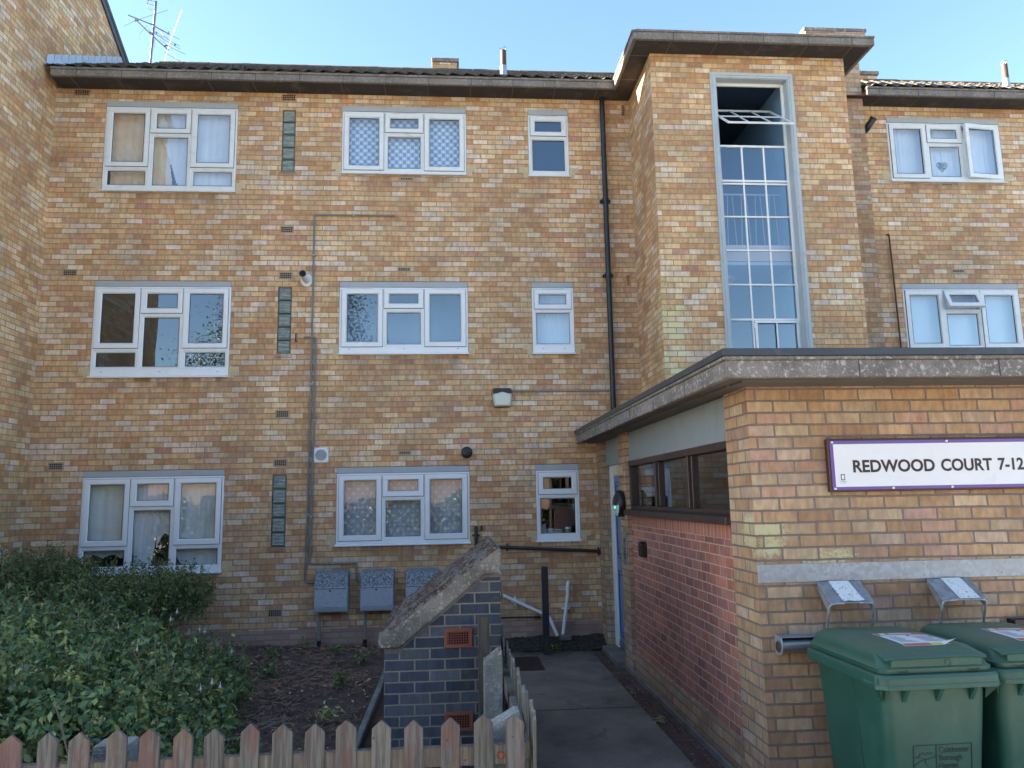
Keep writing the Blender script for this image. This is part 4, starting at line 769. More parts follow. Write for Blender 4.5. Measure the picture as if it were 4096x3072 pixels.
# ------------------------------------------------------------------ wheeled bins
def rrect(hx, hy, r, z, cx=0, cy=0, n=5):
    out = []
    for (sx, sy, a0) in ((1,1,0),(-1,1,90),(-1,-1,180),(1,-1,270)):
        for k in range(n+1):
            a = math.radians(a0+90*k/n); out.append((cx+sx*(hx-r)+r*math.cos(a), cy+sy*(hy-r)+r*math.sin(a), z))
    return out
def make_bin(x, y):
    b = thing('wheeled_bin', 'green', 'wheelie bin', (x, y, 0), 'green wheelie bins against the porch wall')
    H = 1.0
    m = MB(); m.ring([rrect(.245,.29,.06,.06,0,.03), rrect(.25,.30,.06,.10,0,.025), rrect(.292,.366,.055,.93,0,0), rrect(.296,.370,.055,.985,0,0)], capb=False)
    bo = m.build('body', M['green'], b, smooth=True, autosm=40)
    m = MB()   # side seam lines
    for s in (-1, 1): m.tube([(s*(.252+.040*t), -.06-.02*t, .10+.86*t) for t in (0, .25, .5, .75, 1)], .0035, 5)
    m.build('seam', M['green_dark'], b)
    # collar with a deep front lip
    m = MB(); m.ring([rrect(.298,.372,.055,.985,0,0), rrect(.334,.412,.05,.992,0,-.008), rrect(.340,.420,.05,.985,0,-.012), rrect(.340,.420,.05,1.032,0,-.012), rrect(.332,.412,.05,1.046,0,-.010), rrect(.290,.366,.05,1.046,0,0)], capa=False, capb=False)
    m.build('collar', M['green'], b, smooth=True, autosm=30)
    m = MB(); yf = -.432
    poly = [(-.30, yf+.006), (-.345, yf+.05), (-.345, yf+.15), (.345, yf+.15), (.345, yf+.05), (.30, yf+.006)]
    def lip(z, g): return [(x_*(1+g*.02), yv-(g*.008 if yv < yf+.1 else 0), z) for x_, yv in [(-.345,yf+.16),(-.345,yf+.05),(-.30,yf+.004),(.30,yf+.004),(.345,yf+.05),(.345,yf+.16)]]
    m.ring([lip(.975, 1.2), lip(1.000, 1.0), lip(1.003, .0), lip(1.040, -.2), lip(1.047, -1.0)]); m.build('front_lip', M['green'], b, bevel=.004, seg=2)
    for xr in (-.19, 0, .19):
        MB().prism([(-.37, .985), (-.425, .985), (-.362, .895)], 'x', xr-.004, xr+.020).build('rib', M['green'], b, bevel=.002)
    for s in (-1, 1): MB().add([(s*.29, -.36, .98), (s*.338, -.41, .98), (s*.338, -.34, .98), (s*.289, -.34, .89)], [(0,1,2),(0,3,1),(1,3,2),(0,2,3)]).build('rib', M['green'], b, bevel=.002)
    # lid
    m = MB(); L = [rrect(.318,.398,.05,1.052,0,-.002), rrect(.322,.402,.05,1.075,0,-.002), rrect(.312,.392,.05,1.082,0,0), rrect(.305,.376,.06,1.110,0,.004), rrect(.298,.366,.07,1.138,0,.008), rrect(.272,.342,.09,1.160,0,.012), rrect(.19,.26,.09,1.172,0,.016), rrect(.07,.12,.06,1.176,0,.02)]
    m.ring(L); ld = m.build('lid', M['green'], b, smooth=True, autosm=38)
    m = MB(); rows = []
    for (yy, z, hw) in ((-.416, 1.130, .285), (-.402, 1.142, .292), (-.33, 1.153, .290), (-.26, 1.163, .270), (-.2, 1.169, .24)): rows.append([(hw*(2*k/10-1), yy + .02*abs(2*k/10-1)**3, z - .012*abs(2*k/10-1)**4) for k in range(11)])
    vs = [p for r in rows for p in r]; nn_ = len(vs); vs2 = vs + [(p[0], p[1]+.004, p[2]-.006) for p in vs]; fs = [(i*11+k, i*11+k+1, (i+1)*11+k+1, (i+1)*11+k) for i in range(4) for k in range(10)]
    fs2 = [tuple(nn_+i for i in reversed(f)) for f in fs]; edge = [(k, nn_+k, nn_+k+1, k+1) for k in range(10)] + [((i+1)*11, nn_+(i+1)*11, nn_+i*11, i*11) for i in range(4)] + [(i*11+10, nn_+i*11+10, nn_+(i+1)*11+10, (i+1)*11+10) for i in range(4)]
    m.add(vs2, fs+fs2+edge); grip_v, grip_f = list(m.v), list(m.f); m.build('lid_grip', M['green'], ld, smooth=True, autosm=50)
    MB().box(-.255, .255, -.398, -.30, 1.080, 1.128).build('lid_recess', M['green'], ld, bevel=.004); g__ = MB(); g__.ring([rrect(.314,.392,.05,1.045,0,-.002), rrect(.314,.392,.05,1.053,0,-.002)], capa=False, capb=False); g__.build('lid_gap', M['gasket'], ld)
    m = MB()
    for s in (-1, 1):
        m.tube([(s*.20+dx, -.4065, 1.062-dz) for dx, dz in ((-.03,-.004),(-.012,.006),(0,.0),(.012,.006),(.03,-.004))], .0022, 4)
    m.tube(arc((.06, 1.098), .016, 0, 2*math.pi, 16, 'xz', -.3995), .0012, 4); m.build('lid_mark', M['green_dark'], ld)
    m = MB(); m.box(-.25, .25, .36, .41, 1.02, 1.05); m.cyl((-.27,.40,1.03),(.27,.40,1.03),.015,10); m.build('handle', M['green'], b, bevel=.005)
    for s in (-1, 1): MB().cyl((s*.30,.29,.10),(s*.24,.29,.10),.10,24).build('wheel', M['black_plastic'], b, smooth=True, autosm=40)
    # engraved badge on the front: valley sketch and council name
    def yfr(z): return -(.30-.025+ (.366-.30+.025)*(z-.10)/.83) - .0016
    tilt = math.atan(.091/.83)
    bz0, bz1 = .535, .672
    def ln(pts, r=.0018): mm = MB(); mm.tube([(px_, yfr(pz), pz) for px_, pz in pts], r, 4); return mm
    m = MB(); bx0, bx1, bxm = -.138, .190, -.010
    for seg_ in ([(bx0,bz0),(bx0,bz1)], [(bx1,bz0),(bx1,bz1)], [(bxm,bz0),(bxm,bz1)], [(bx0,bz1),(bx1,bz1)], [(bx0,bz0),(bx1,bz0)]): m.tube([(px_, yfr(pz), pz) for px_, pz in seg_], .0022, 4)
    for seg_ in ([(bx0,.612),(-.108,.614),(-.100,.634),(-.090,.624),(-.083,.637),(-.070,.620),(-.058,.636),(-.051,.625),(-.038,.633),(-.012,.610)], [(bx0,.612),(-.100,.608),(-.070,.600),(-.038,.606),(-.012,.610)], [(bx0,.566),(-.108,.588),(-.080,.598),(-.070,.600)], [(-.070,.600),(-.074,.582),(-.058,.562),(-.038,.548),(-.028,.538)]): m.tube([(px_, yfr(pz), pz) for px_, pz in seg_], .0014, 4)
    m.build('badge', M['green_dark'], b)
    for i, s in enumerate(('Colchester', 'Borough', 'Homes')):
        z_ = .630-.0405*i; t = text(s, x+.002, y+yfr(z_)-.0010, z_, .045, M['green_dark'], b, rot=(math.pi/2+tilt, 0, 0), sx=.86, ext=.0004)
    # warning sticker on the lid
    from mathutils.bvhtree import BVHTree
    bv = BVHTree.FromPolygons([Vector(v_.co) for v_ in ld.data.vertices]+[Vector(p) for p in grip_v], [tuple(p.vertices) for p in ld.data.polygons]+[tuple(i+len(ld.data.vertices) for i in f) for f in grip_f])
    def sq(name, xa, xb, ya, yb_, mat, lift, curl=0):
        mm = MB(); r_ = []
        for i in range(9):
            yy = ya + (yb_-ya)*i/8; t = (yy+.412)/.212; 
            zr = lambda xx: bv.ray_cast(Vector((xx, yy, 2)), Vector((0,0,-1)))[0].z
            r_.append([(xa+(xb-xa)*k/8, yy, zr(xa+(xb-xa)*k/8)+lift+(curl*max(0, (k-6)/2)*max(0, (2-i)/2)*.035)) for k in range(9)])
        mm.add([p for r in r_ for p in r], [(i*9+k, i*9+k+1, (i+1)*9+k+1, (i+1)*9+k) for i in range(8) for k in range(8)]); o_ = mm.build(name, mat, b, fix=False); o_.location = (0, 0, 0); return o_
    return b, sq
def shift_children(b):      # shapes above were written around the bin's own origin
    for c_ in b.children_recursive:
        if c_.parent == b and c_.name.split('.')[0] not in ('lettering',): c_.location = (0,0,0)
        elif c_.parent != b: c_.location = (0,0,0)
bin1, sq = make_bin(2.535, -6.185); shift_children(bin1)
st = sq('sticker', -.10, .20, -.29, .04, M['sticker'], .0016, 1); sq('sticker_band', -.095, .195, -.03, .034, M['sticker_orange'], .0024); sq('sticker_band', -.095, .06, -.286, -.250, M['sticker_orange'], .0024); sq('sticker_band', .062, .17, -.286, -.250, M['sticker_yellow'], .0024)
for k in range(6):
    for q_ in range(2): sq('sticker_print', -.08+.15*q_, -.08+.15*q_+random.uniform(.06,.11), -.085-.026*k, -.079-.026*k, M['ink_grey'], .0030)
sq('sticker_print', .05, .07, -.075, -.05, M['ink_grey'], .003); sq('sticker_print', .165, .185, -.10, -.075, M['ink_grey'], .003); sq('sticker_print', -.02, .12, -.012, .010, M['sticker'], .0032); sq('sticker_print', -.075, -.04, -.022, .022, M['sticker'], .0032)
bin1['label'] = 'green wheelie bin with curling warning sticker, nearer the porch corner'
bin2 = bin1.copy(); C.objects.link(bin2); bin2.location = (3.235, -6.150, 0); bin2.rotation_euler = (0,0,math.radians(-1.5)); bin2['label'] = 'second green wheelie bin, cut off by the right edge of the picture'
for c_ in list(bin1.children):
    k_ = c_.copy(); C.objects.link(k_); k_.parent = bin2
    for g_ in c_.children: h_ = g_.copy(); C.objects.link(h_); h_.parent = k_
bin1.rotation_euler = (0,0,math.radians(1.2))
# ================================================================== things fixed to the facade
def pipe_thing(name, label, cat, runs, r, mat, clips=(), clip_mat=None, group=None, n_=10, part='pipe', clipr=None):
    b = thing(name, label, cat, runs[0][0], group)
    m = MB()
    for pts in runs: m.tube(bend(pts, max(.025, r*1.6)), r, n_)
    m.build(part, mat, b, smooth=True, autosm=50)
    if clips:
        m = MB()
        for c_ in clips:
            x, y, z, ax = c_; d = {'z': (0,0,.012), 'x': (.012,0,0)}[ax]; rr = clipr or r*1.35
            m.cyl((x-d[0], y-d[1], z-d[2]), (x+d[0], y+d[1], z+d[2]), rr, 12)
            if ax == 'z': m.box(x-rr*1.7, x+rr*1.7, y+r*.2, -.001, z-.01, z+.01)
            else: m.box(x-.01, x+.01, y+r*.2, -.001, z-rr*1.7, z+rr*1.7)
        m.build('clip', clip_mat or mat, b)
    return b
Y = -.03
pipe_thing('gas_pipe', 'left gas pipe of the pair, rising to a horizontal run under the top floor', 'pipe', [[(-.82,Y,6.047),(-1.956,Y,6.047),(-1.956,Y,3.8),(-1.968,Y,1.85),(-1.983,Y,.935),(-1.85,Y,.925)]], .0125, M['gas_pipe'], [(-1.956,Y,5.45,'z'),(-1.96,Y,3.6,'z'),(-1.968,Y,1.82,'z'),(-1.4,Y,6.047,'x')], M['galv'])
pipe_thing('gas_pipe', 'right gas pipe of the pair, bending along to the second meter box', 'pipe', [[(-2.054,0,4.262),(-2.054,Y,4.262),(-1.905,Y,4.258),(-1.900,Y,4.12),(-1.907,Y,3.0),(-1.913,Y,1.85),(-1.926,Y,1.17),(-1.305,Y,1.165),(-1.302,Y,.93),(-1.24,Y,.927)]], .0125, M['gas_pipe'], [(-1.9,Y,3.1,'z'),(-1.913,Y,1.80,'z'),(-1.62,Y,1.168,'x')], M['galv'])
m = MB().tube([(-2.179,-.004,4.32),(-2.179,-.03,4.30),(-2.178,-.03,4.22),(-2.176,-.004,4.20)], .008, 6); tag(m.build('wall_hook', M['rust_pipe'], smooth=True), 'short rusty wall hook beside the middle glass block strip', 'hook')
# downpipe
b = pipe_thing('downpipe', 'black cast iron downpipe running down the wall beside the stair tower', 'drainpipe', [[(2.262,-.065,7.915),(2.262,-.065,2.95)]], .038, M['black_pipe'], part='pipe', n_=16)
m = MB()
for z in (6.30, 5.165): 
    m.cyl((2.262,-.065,z-.035),(2.262,-.065,z+.035),.048,16); m.box(2.185, 2.339, -.05, -.001, z-.02, z+.02); m.cyl((2.195,-.05,z),(2.195,-.075,z),.012,8).cyl((2.329,-.05,z),(2.329,-.075,z),.012,8)
m.build('collar', M['black_pipe'], b, bevel=.003)
# meter boxes
def meter(x, lab, y=-.18):
    b = thing('meter_box', lab, 'meter box', (x, 0, .56), 'three metal meter boxes low on the wall')
    W_, H_, D = .435, .47, .20; m = MB(); x0, x1 = x, x+W_
    m.prism([(0,.572),(-D,.560),(-D-.012,.60),(-D+.005,.87),(-D+.035,1.045),(0,1.085)], 'x', x0, x1); m.build('casing', M['meter'], b, bevel=.006)
    m = MB(); m.prism([(-D-.006,.575),(-D-.018,.63),(-D-.013,.86),(-D-.004,.86),(-D-.004,.575)], 'x', x0+.012, x1-.012); m.build('door', M['meter'], b, bevel=.003)
    m = MB(); m.cyl((x0+W_*.48, -D-.012, .835), (x0+W_*.48, -D-.020, .835), .012, 10); m.box(x0+.01, x1-.01, -D-.0155, -D-.010, .652, .656).box(x0+.01, x1-.01, -D-.0145, -D-.006, .858, .863); m.build('lock', M['void'], b)
    m = MB(); m.cyl((x0+.055, -.09, .08), (x0+.055, -.09, .58), .019, 12); m.build('conduit', M['conduit'], b, smooth=True, autosm=40); MB().cyl((x0+.055,-.09,.07),(x0+.055,-.09,.19),.027,12).build('conduit_cap', M['black_pipe'], b, smooth=True, autosm=40)
M['conduit'] = simple('conduit_grey', (.22,.23,.20), .6, var=.2)
n = NT('weathered_meter_metal'); a = n.noise(48, 6, .85, dist=.3); z = n.sep(n.pos())[2]; thr = n.smooth(z, .84, .90, .60, .49); c = n.mix(n.smooth(a, n.math('SUBTRACT', thr, .08), n.math('ADD', thr, .10)), (.36,.41,.45), (.05,.06,.062)); c = n.mix(n.smooth(n.noise(90, 3, .7), .6, .7, 0, .5), c, (.42,.46,.48)); M['meter'] = n.fin(c, .6, .1, n.bump(a, .002))
meter(-1.828, 'spotted grey meter box, leftmost of the three'); meter(-1.232, 'spotted grey meter box in the middle of the three'); meter(-.640, 'spotted grey meter box partly hidden behind the sloping coping')
# flues, grille, lamp
b = thing('boiler_flue', 'white boiler flue pipe sticking out above the middle glass block strip', 'flue', (-2.03, 0, 5.08))
MB().ring([[(-2.045+r_*math.cos(t), y_, 5.085+r_*math.sin(t)) for t in [2*math.pi*k/24 for k in range(24)]] for r_, y_ in ((.088,0),(.088,-.012),(.070,-.022),(.052,-.024))]).build('collar', M['upvc'], b, smooth=True, autosm=35)
MB().cyl((-2.045,-.02,5.085),(-2.05,-.29,5.10),.050,24).build('pipe', M['upvc'], b, smooth=True, autosm=40)
MB().cyl((-2.05,-.288,5.10),(-2.05,-.2925,5.10),.041,20).build('mouth', M['void'], b); MB().tube(arc((-2.05, 5.10), .043, 0, 2*math.pi, 20, 'xz', -.294), .006, 6).build('rim', M['gasket'], b)
b = thing('extractor_grille', 'square white extractor grille beside the gas pipes', 'vent', (-1.8, 0, 2.62))
MB().box(-1.903,-1.703,-.022,0,2.518,2.722).build('grille_frame', M['upvc'], b, bevel=.006)
MB().cyl((-1.803,-.0225,2.620),(-1.803,-.0235,2.620),.078,32).build('opening', M['void'], b)
m = MB()
for k in range(-5, 6):
    z = 2.62+.0145*k; hw = math.sqrt(max(0, .082**2-(.0145*k)**2)); m.box(-1.803-hw, -1.803+hw, -.030, -.024, z-.0032, z+.0032)
m.build('slat', M['upvc'], b)
m = MB()
for sx in (-1,1):
    for sz in (-1,1): m.cyl((-1.803+sx*.086,-.022,2.62+sz*.088),(-1.803+sx*.086,-.0235,2.62+sz*.088),.005,8)
m.build('screw', M['gasket'], b)
b = thing('round_vent', 'round black flue terminal above the kitchen window', 'flue', (.186, 0, 2.629))
m = MB(); cr = lambda r_, y_: [(.186+r_*math.cos(t), y_, 2.629+r_*math.sin(t)) for t in [2*math.pi*k/28 for k in range(28)]]
m.ring([cr(.080,0), cr(.080,-.02), cr(.060,-.032), cr(.056,-.034)]); m.build('flange', M['black_plastic'], b, smooth=True, autosm=30)
m = MB(); m.ring([cr(.040,-.03), cr(.040,-.085), cr(.030,-.09)])
for k in range(3): a = k*2.1+.5; m.tube([(.186+.045*math.cos(a), -.034, 2.629+.045*math.sin(a)), (.186+.036*math.cos(a), -.10, 2.629+.036*math.sin(a))], .008, 6)
m.build('terminal', M['black_pipe'], b, smooth=True, autosm=30)
b = thing('security_light', 'square black security lamp with pale diffuser on the wall', 'wall light', (.69, 0, 3.38))
m = MB(); m.prism([(.560,3.50),(.575,3.522),(.805,3.522),(.822,3.50),(.822,3.38),(.800,3.252),(.580,3.252),(.560,3.38)], 'y', 0, -.055); m.build('housing', M['black_plastic'], b, bevel=.008, seg=2)
m = MB(); topc = [(.560+.262*k/12, 3.438+.028*math.exp(-((k-6)/3.2)**2)) for k in range(13)]
o_ = topc + [(.824,3.38),(.802,3.262),(.580,3.262),(.558,3.38)]; cx_, cz_ = .69, 3.36
i_ = [(cx_+(x-cx_)*.80, cz_+(z-cz_)*.80) for x, z in o_]
m.ring([[(x, -.053, z) for x, z in o_], [(x, -.068, z) for x, z in o_], [(x, -.098, z) for x, z in i_]]); m.build('diffuser', simple('cream_diffuser', (.60,.63,.54), .35, var=.05), b, bevel=.006, seg=2)
pipe_thing('light_conduit', 'thin grey conduit running from the security lamp to the downpipe', 'conduit', [[(.824,-.02,3.478),(2.225,-.02,3.476)]], .010, M['gas_pipe'], [(1.2,-.02,3.477,'x'),(1.75,-.02,3.476,'x')], M['galv'])
pipe_thing('waste_pipe', 'black waste pipe running along the wall below the windows to the porch', 'pipe', [[(.300,0,1.60),(.300,-.05,1.60),(.300,-.05,1.342),(.63,-.05,1.334),(2.0,-.05,1.246)]], .023, M['black_pipe'], [(.30,-.05,1.50,'z'),(.72,-.05,1.328,'x'),(1.98,-.05,1.248,'x')], group=None)
m = MB().tube(bend([(.376,0,1.615),(.376,-.04,1.61),(.376,-.04,1.565)], .02), .013, 8); tag(m.build('overflow_pipe', M['black_pipe'], smooth=True), 'short black overflow pipe stub next to the waste pipe', 'pipe')
pipe_thing('waste_pipe', 'white waste pipe sloping down behind the black post', 'pipe', [[(.45,-.07,.78),(.632,-.07,.707),(1.20,-.07,.437),(1.275,-.07,.40),(1.375,-.09,.155)]], .024, M['white_pipe'], [(.82,-.07,.615,'x')])
pipe_thing('waste_pipe', 'short white waste pipe standing upright by the porch corner', 'pipe', [[(1.56,0,.835),(1.54,-.07,.835),(1.535,-.07,.70),(1.452,-.09,.17)]], .024, M['white_pipe'], [(1.505,-.07,.50,'z')])
m = MB().cyl((1.536,-.07,.775),(1.5355,-.07,.735),.026,12); tag(m.build('pipe_collar', M['white_pipe'], smooth=True, autosm=40), 'white collar round the top of the short upright waste pipe', 'collar')
pipe_thing('cable_duct', 'thin black pipe lying low along the wall above the plinth', 'pipe', [[(.35,-.04,.408),(1.15,-.04,.396),(1.15,0,.396)]], .012, M['black_pipe'])
m = MB().box(1.40,1.56,-.17,-.02,.10,.165); tag(m.build('gully', M['step'], bevel=.01), 'small concrete gully block below the white waste pipes', 'drain')
pipe_thing('lightning_rod_pipe', 'thin rusty pipe rising from the canopy beside the right hand windows', 'pipe', [[(6.575,0,5.83),(6.592,-.03,5.83),(6.600,-.03,5.4),(6.622,-.03,3.6),(6.63,-.03,2.9)]], .012, M['rust_pipe'])
b = thing('black_flue', 'short black flue elbow beside the chimney breast on the right', 'flue', (6.36, 0, 7.55))
m = MB(); m.tube(bend([(6.36,0,7.49),(6.36,-.10,7.50),(6.43,-.17,7.62)], .05), .050, 16); m.build('pipe', M['black_pipe'], b, smooth=True, autosm=50); m = MB().tube(arc((0,0), .05, 0, 2*math.pi, 16, 'xy', 0), .010, 6)
R_ = Matrix.Translation((6.432,-.172,7.623)) @ Vector((.07,-.07,.12)).to_track_quat('Z','Y').to_matrix().to_4x4(); m.v = [tuple(R_ @ Vector(p)) for p in m.v]; m.build('rim', M['black_plastic'], b, smooth=True)
for i, (x, y, z) in enumerate(((.507,0,7.437),(.462,0,4.75),(2.366,0,5.774),(-.598,0,3.278),(.505,0,2.177))):
    pass
# post beside the wall
b = thing('post', 'chipped black square post standing in the path end by the wall', 'post', (1.18, -.5, 0))
n = NT('chipped_paint'); c = n.mix(n.smooth(n.noise(22, 4, .8), .665, .69), (.012,.017,.030), (.26,.28,.28)); c = n.mix(n.smooth(n.sep(n.pos())[2], .28, .12, 0, .75), c, (.03,.04,.025)); M['chip'] = n.fin(c, .4)
MB().box(1.135,1.215,-.55,-.47,-.02,1.10).build('post_body', M['chip'], b, bevel=.006); MB().box(1.18,1.212,-.572,-.551,.93,1.09).cyl((1.196,-.57,1.06),(1.196,-.577,1.06),.008,8).cyl((1.196,-.57,.97),(1.196,-.577,.97),.008,8).build('catch', M['black_plastic'], b, bevel=.004)
# aerial on the roof
AY = 2.9
b = thing('tv_aerial', 'dark TV aerial mast with crossed rods above the roof at left', 'aerial', (-5.53, AY, 10.0))
M['aerial'] = simple('aerial_metal', (.16,.16,.20), .5, .4, var=.2); M['aerial_white'] = simple('white_pole', (.75,.75,.72), .4)
def apx(u, v): # plane coordinates of the aerial sketch -> world
    return (-5.545 + (u-665)*.000690 + (v-1560)*.000010, 10.11 + (1560-v)*.000795)
def rods(name, segs, mat, r):
    m = MB()
    for s in segs:
        pts = [(*[apx(u, v)[0]], AY+dy, apx(u, v)[1]) for (u, v, dy) in s]; m.tube(pts, r, 6)
    return m.build(name, mat, b)
MB().cyl((-5.545, AY, 9.95), (-5.50, AY, 11.32), .022, 12).build('mast', M['aerial'], b, smooth=True, autosm=40)
rods('boom', [[(100,495,-.1),(660,650,-.03),(1070,785,.1)], [(345,670,-.2),(630,875,-.04),(1020,1120,.2)], [(650,0,-.03),(655,-260,-.03)], [(560,0,0),(560,-120,0)]], M['aerial'], .011)
rods('boom', [[(870,735,.05),(1000,960,.1),(1130,1140,.15),(1260,1350,.2),(1400,1590,.25)]], M['aerial_white'], .008)
rods('element', [[(0,780,-.1),(300,680,-.15),(400,640,-.15),(1120,335,-.1)], [(430,540,.0),(1350,910,.1)], [(580,775,0),(1380,1160,.1)], [(720,785,.02),(1360,1085,.1)], [(820,930,.1),(1120,1120,.1),(1530,1290,.1)], [(930,1210,.15),(1290,1370,.2),(1665,1525,.2)], [(1045,1420,.2),(1400,1570,.2)], [(530,100,0),(700,140,0)], [(530,0,0),(760,50,0)], [(530,-60,0),(530,100,0)], [(760,-60,0),(760,60,0)]], M['aerial'], .0042)
rods('bracket', [[(640,640,-.03),(760,690,-.03),(740,740,-.03)], [(610,860,-.03),(720,880,-.03)], [(310,680,-.15),(400,650,-.15)], [(950,1090,.1),(1050,1070,.1)], [(1225,1075,.1),(1245,1030,.1)], [(790,860,0),(800,820,0)], [(1060,720,.1),(1055,790,.1)]], M['aerial'], .016)
rods('cable', [[(550,660,0),(440,770,0),(350,900,0),(345,980,0),(375,1050,0)], [(650,0,0),(540,20,0),(505,110,0),(530,200,0),(590,250,0),(670,262,0)], [(750,290,0),(770,380,0),(750,480,0),(735,600,0)], [(760,990,.0),(745,1050,0),(750,1230,0)], [(740,860,.02),(830,870,.05),(900,900,.05),(960,850,.08),(1040,880,.08),(1040,960,.08),(960,990,.08),(880,900,.05),(1000,930,.1)]], M['aerial'], .004)
b = thing('roof_pole', 'bright white leaning pole behind the TV aerial', 'pole', (-5.4, 3.1, 10.1))
MB().tube([(-5.448,3.2,10.10),(-5.30,3.2,10.78),(-5.13,3.2,11.36)], .012, 8).build('pole_shaft', M['aerial_white'], b, smooth=True, autosm=40)
MB().cyl((-5.448,3.2,9.95),(-5.448,3.2,10.12),.02,10).build('pole_socket', M['aerial'], b)

# ================================================================== ground
m = MB(); m.quad((-60,-60,-.06),(60,-60,-.06),(60,40,-.06),(-60,40,-.06)); struct('ground', m, M['pale_bounce_ground'], fix=False)
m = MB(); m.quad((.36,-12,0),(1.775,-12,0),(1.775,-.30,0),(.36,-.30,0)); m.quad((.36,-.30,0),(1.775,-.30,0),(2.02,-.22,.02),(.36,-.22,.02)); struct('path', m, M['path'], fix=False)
m = MB()
for y in (-3.06, -7.4): m.box(.36, 1.775, y-.006, y+.006, -.01, .0025)
tag(m.build('path_joint', M['gasket']), kind='structure')
m = MB(); m.box(1.779, 2.3, -12, -.30, -.08, -.012); struct('paving_strip', m, M['paver'], fix=False)
def bumpy(name, x0, x1, y0, y1, zf, mat, nx, ny, amp=.02, kind='structure'):
    m = MB(); vs = []
    for j in range(ny+1):
        for i in range(nx+1):
            x = x0+(x1-x0)*i/nx; y = y0+(y1-y0)*j/ny; vs.append((x, y, zf(x, y) + amp*(math.sin(x*7.3+y*3.1)*.5+math.sin(x*17.1-y*13.7)*.3+random.uniform(-.5,.5)*.8)))
    m.add(vs, [(j*(nx+1)+i, j*(nx+1)+i+1, (j+1)*(nx+1)+i+1, (j+1)*(nx+1)+i) for j in range(ny) for i in range(nx)]); return tag(m.build(name, mat, smooth=True, fix=False), kind=kind)
bedz = lambda x, y: .10 + .03*math.exp(-((y+.2)/.8)**2) + .03*math.sin(x*1.3)
bumpy('flower_bed', -5.7, -.78, -6.35, .02, bedz, M['soil'], 120, 150, .022)
bumpy('moss_bank', .45, 2.03, -.34, .02, lambda x, y: .015 + .12*max(0, min(1, (y+.32)/.28)), M['debris'], 70, 22, .022)
m = MB(); m.quad((-.74,-6.4,.055),(.36,-6.4,.055),(.36,.0,.055),(-.74,.0,.055)); struct('brick_paving', m, M['paver'], fix=False)
m = MB()
for k in range(7): m.box(-.80, -.742, -6.35+.91*k, -6.35+.91*k+.9, -.02, .125+random.uniform(-.006,.006))
tag(m.build('bed_edging', M['post_conc'], bevel=.01), 'low concrete edging strip between flower bed and paving', 'edging')
b = thing('drain_cover', 'dark square chequered metal drain cover set in the path', 'drain cover', (.9, -1.0, 0))
MB().box(.66, 1.055, -1.39, -.63, -.02, .006).build('frame', M['rust_pipe'], b)
m = MB()
for i in range(16):
    for j in range(26): m.box(.685+i*.0225, .697+i*.0225, -1.37+j*.028, -1.355+j*.028, .006, .0105)
m.build('tread', simple('cast_iron', (.03,.025,.025), .5, .3), b)
# ================================================================== brick service enclosure with sloping coping
b = thing('brick_enclosure', 'blue brick enclosure with mossy sloping concrete coping beside the path', 'enclosure', (-.08, -4.85, 0))
EY, EB = -4.85, -3.45; pr = [(-.505,-.05),(.338,-.05),(.338,1.445),(.222,1.445),(-.395,.945),(-.505,.945)]
m = MB(); m.prism(pr, 'y', EY, EB); m.build('wall', M['brick_blue'], b, fix=False)
m = MB(); top = [(-.545,1.015),(-.545,.957),(-.50,.948),(-.395,.951),(.225,1.450),(.342,1.450),(.347,1.632),(.325,1.640)]
m.prism(top, 'y', EY-.03, EB+.03); cop = m.build('coping', M['coping'], b, bevel=.008)
# moss on the slope: rough displaced sheet
m = MB(); NX, NY = 70, 90; vs = []
for i in range(NX+1):
    for j in range(NY+1):
        t = i/NX; x = -.545+t*.872; z = 1.015+t*.625; y = EY-.028+(EB-EY+.05)*j/NY; h = .004+.014*abs(math.sin(x*23+y*5)*math.sin(y*19-x*7)) + random.uniform(0,.016)
        if i in (0, NX) or j in (0, NY): h = -.002
        vs.append((x-.582*h, y, z+.81*h))
m.add(vs, [(i*(NY+1)+j, (i+1)*(NY+1)+j, (i+1)*(NY+1)+j+1, i*(NY+1)+j+1) for i in range(NX) for j in range(NY)])
n = NT('moss_crust'); a = n.noise(8, 5, .7, dist=.3); e_ = n.noise(55, 4, .8); c = n.mix(n.smooth(a, .42, .58), (.17,.15,.13), (.075,.035,.014)); c = n.mix(n.smooth(e_, .55, .66, 0, .8), c, (.40,.38,.34)); c = n.mix(n.smooth(n.noise(40, 3, .7), .52, .7, 0, .8), c, (.025,.018,.012)); M['moss'] = n.fin(c, .97, bump=n.bump(e_, .012))
m.build('moss', M['moss'], cop, fix=False)
mm = MB(); mm.add([(-.50,EY-.004,.905),(-.385,EY-.004,.905),(-.372,EY-.004,.945),(.225,EY-.004,1.425),(.338,EY-.004,1.425),(.338,EY-.004,1.4505),(.220,EY-.004,1.4505),(-.398,EY-.004,.952),(-.50,EY-.004,.9475)], [tuple(range(9))]); mm.build('mortar_fillet', M['step'], b)
def terra(x0, x1, z0, z1):
    m = MB(); frame_rect(m, x0, x1, z0, z1, .022, EY-.012, EY+.0); m.box(x0+.022, x1-.022, EY-.006, EY, z0+.022, z1-.022)
    o = m.build('air_brick', M['terracotta'], b, bevel=.002); h = MB(); wx = (x1-x0-.056)/8; wz = (z1-z0-.052)/5
    for i in range(8):
        for j in range(5): h.box(x0+.028+wx*i+wx*.15, x0+.028+wx*(i+1)-wx*.15, EY-.0085, EY-.002, z0+.026+wz*j+wz*.15, z0+.026+wz*(j+1)-wz*.15)
    h.build('air_brick_hole', M['void'], o)
terra(-.072, .129, .935, 1.069); terra(-.072, .129, .360, .494)
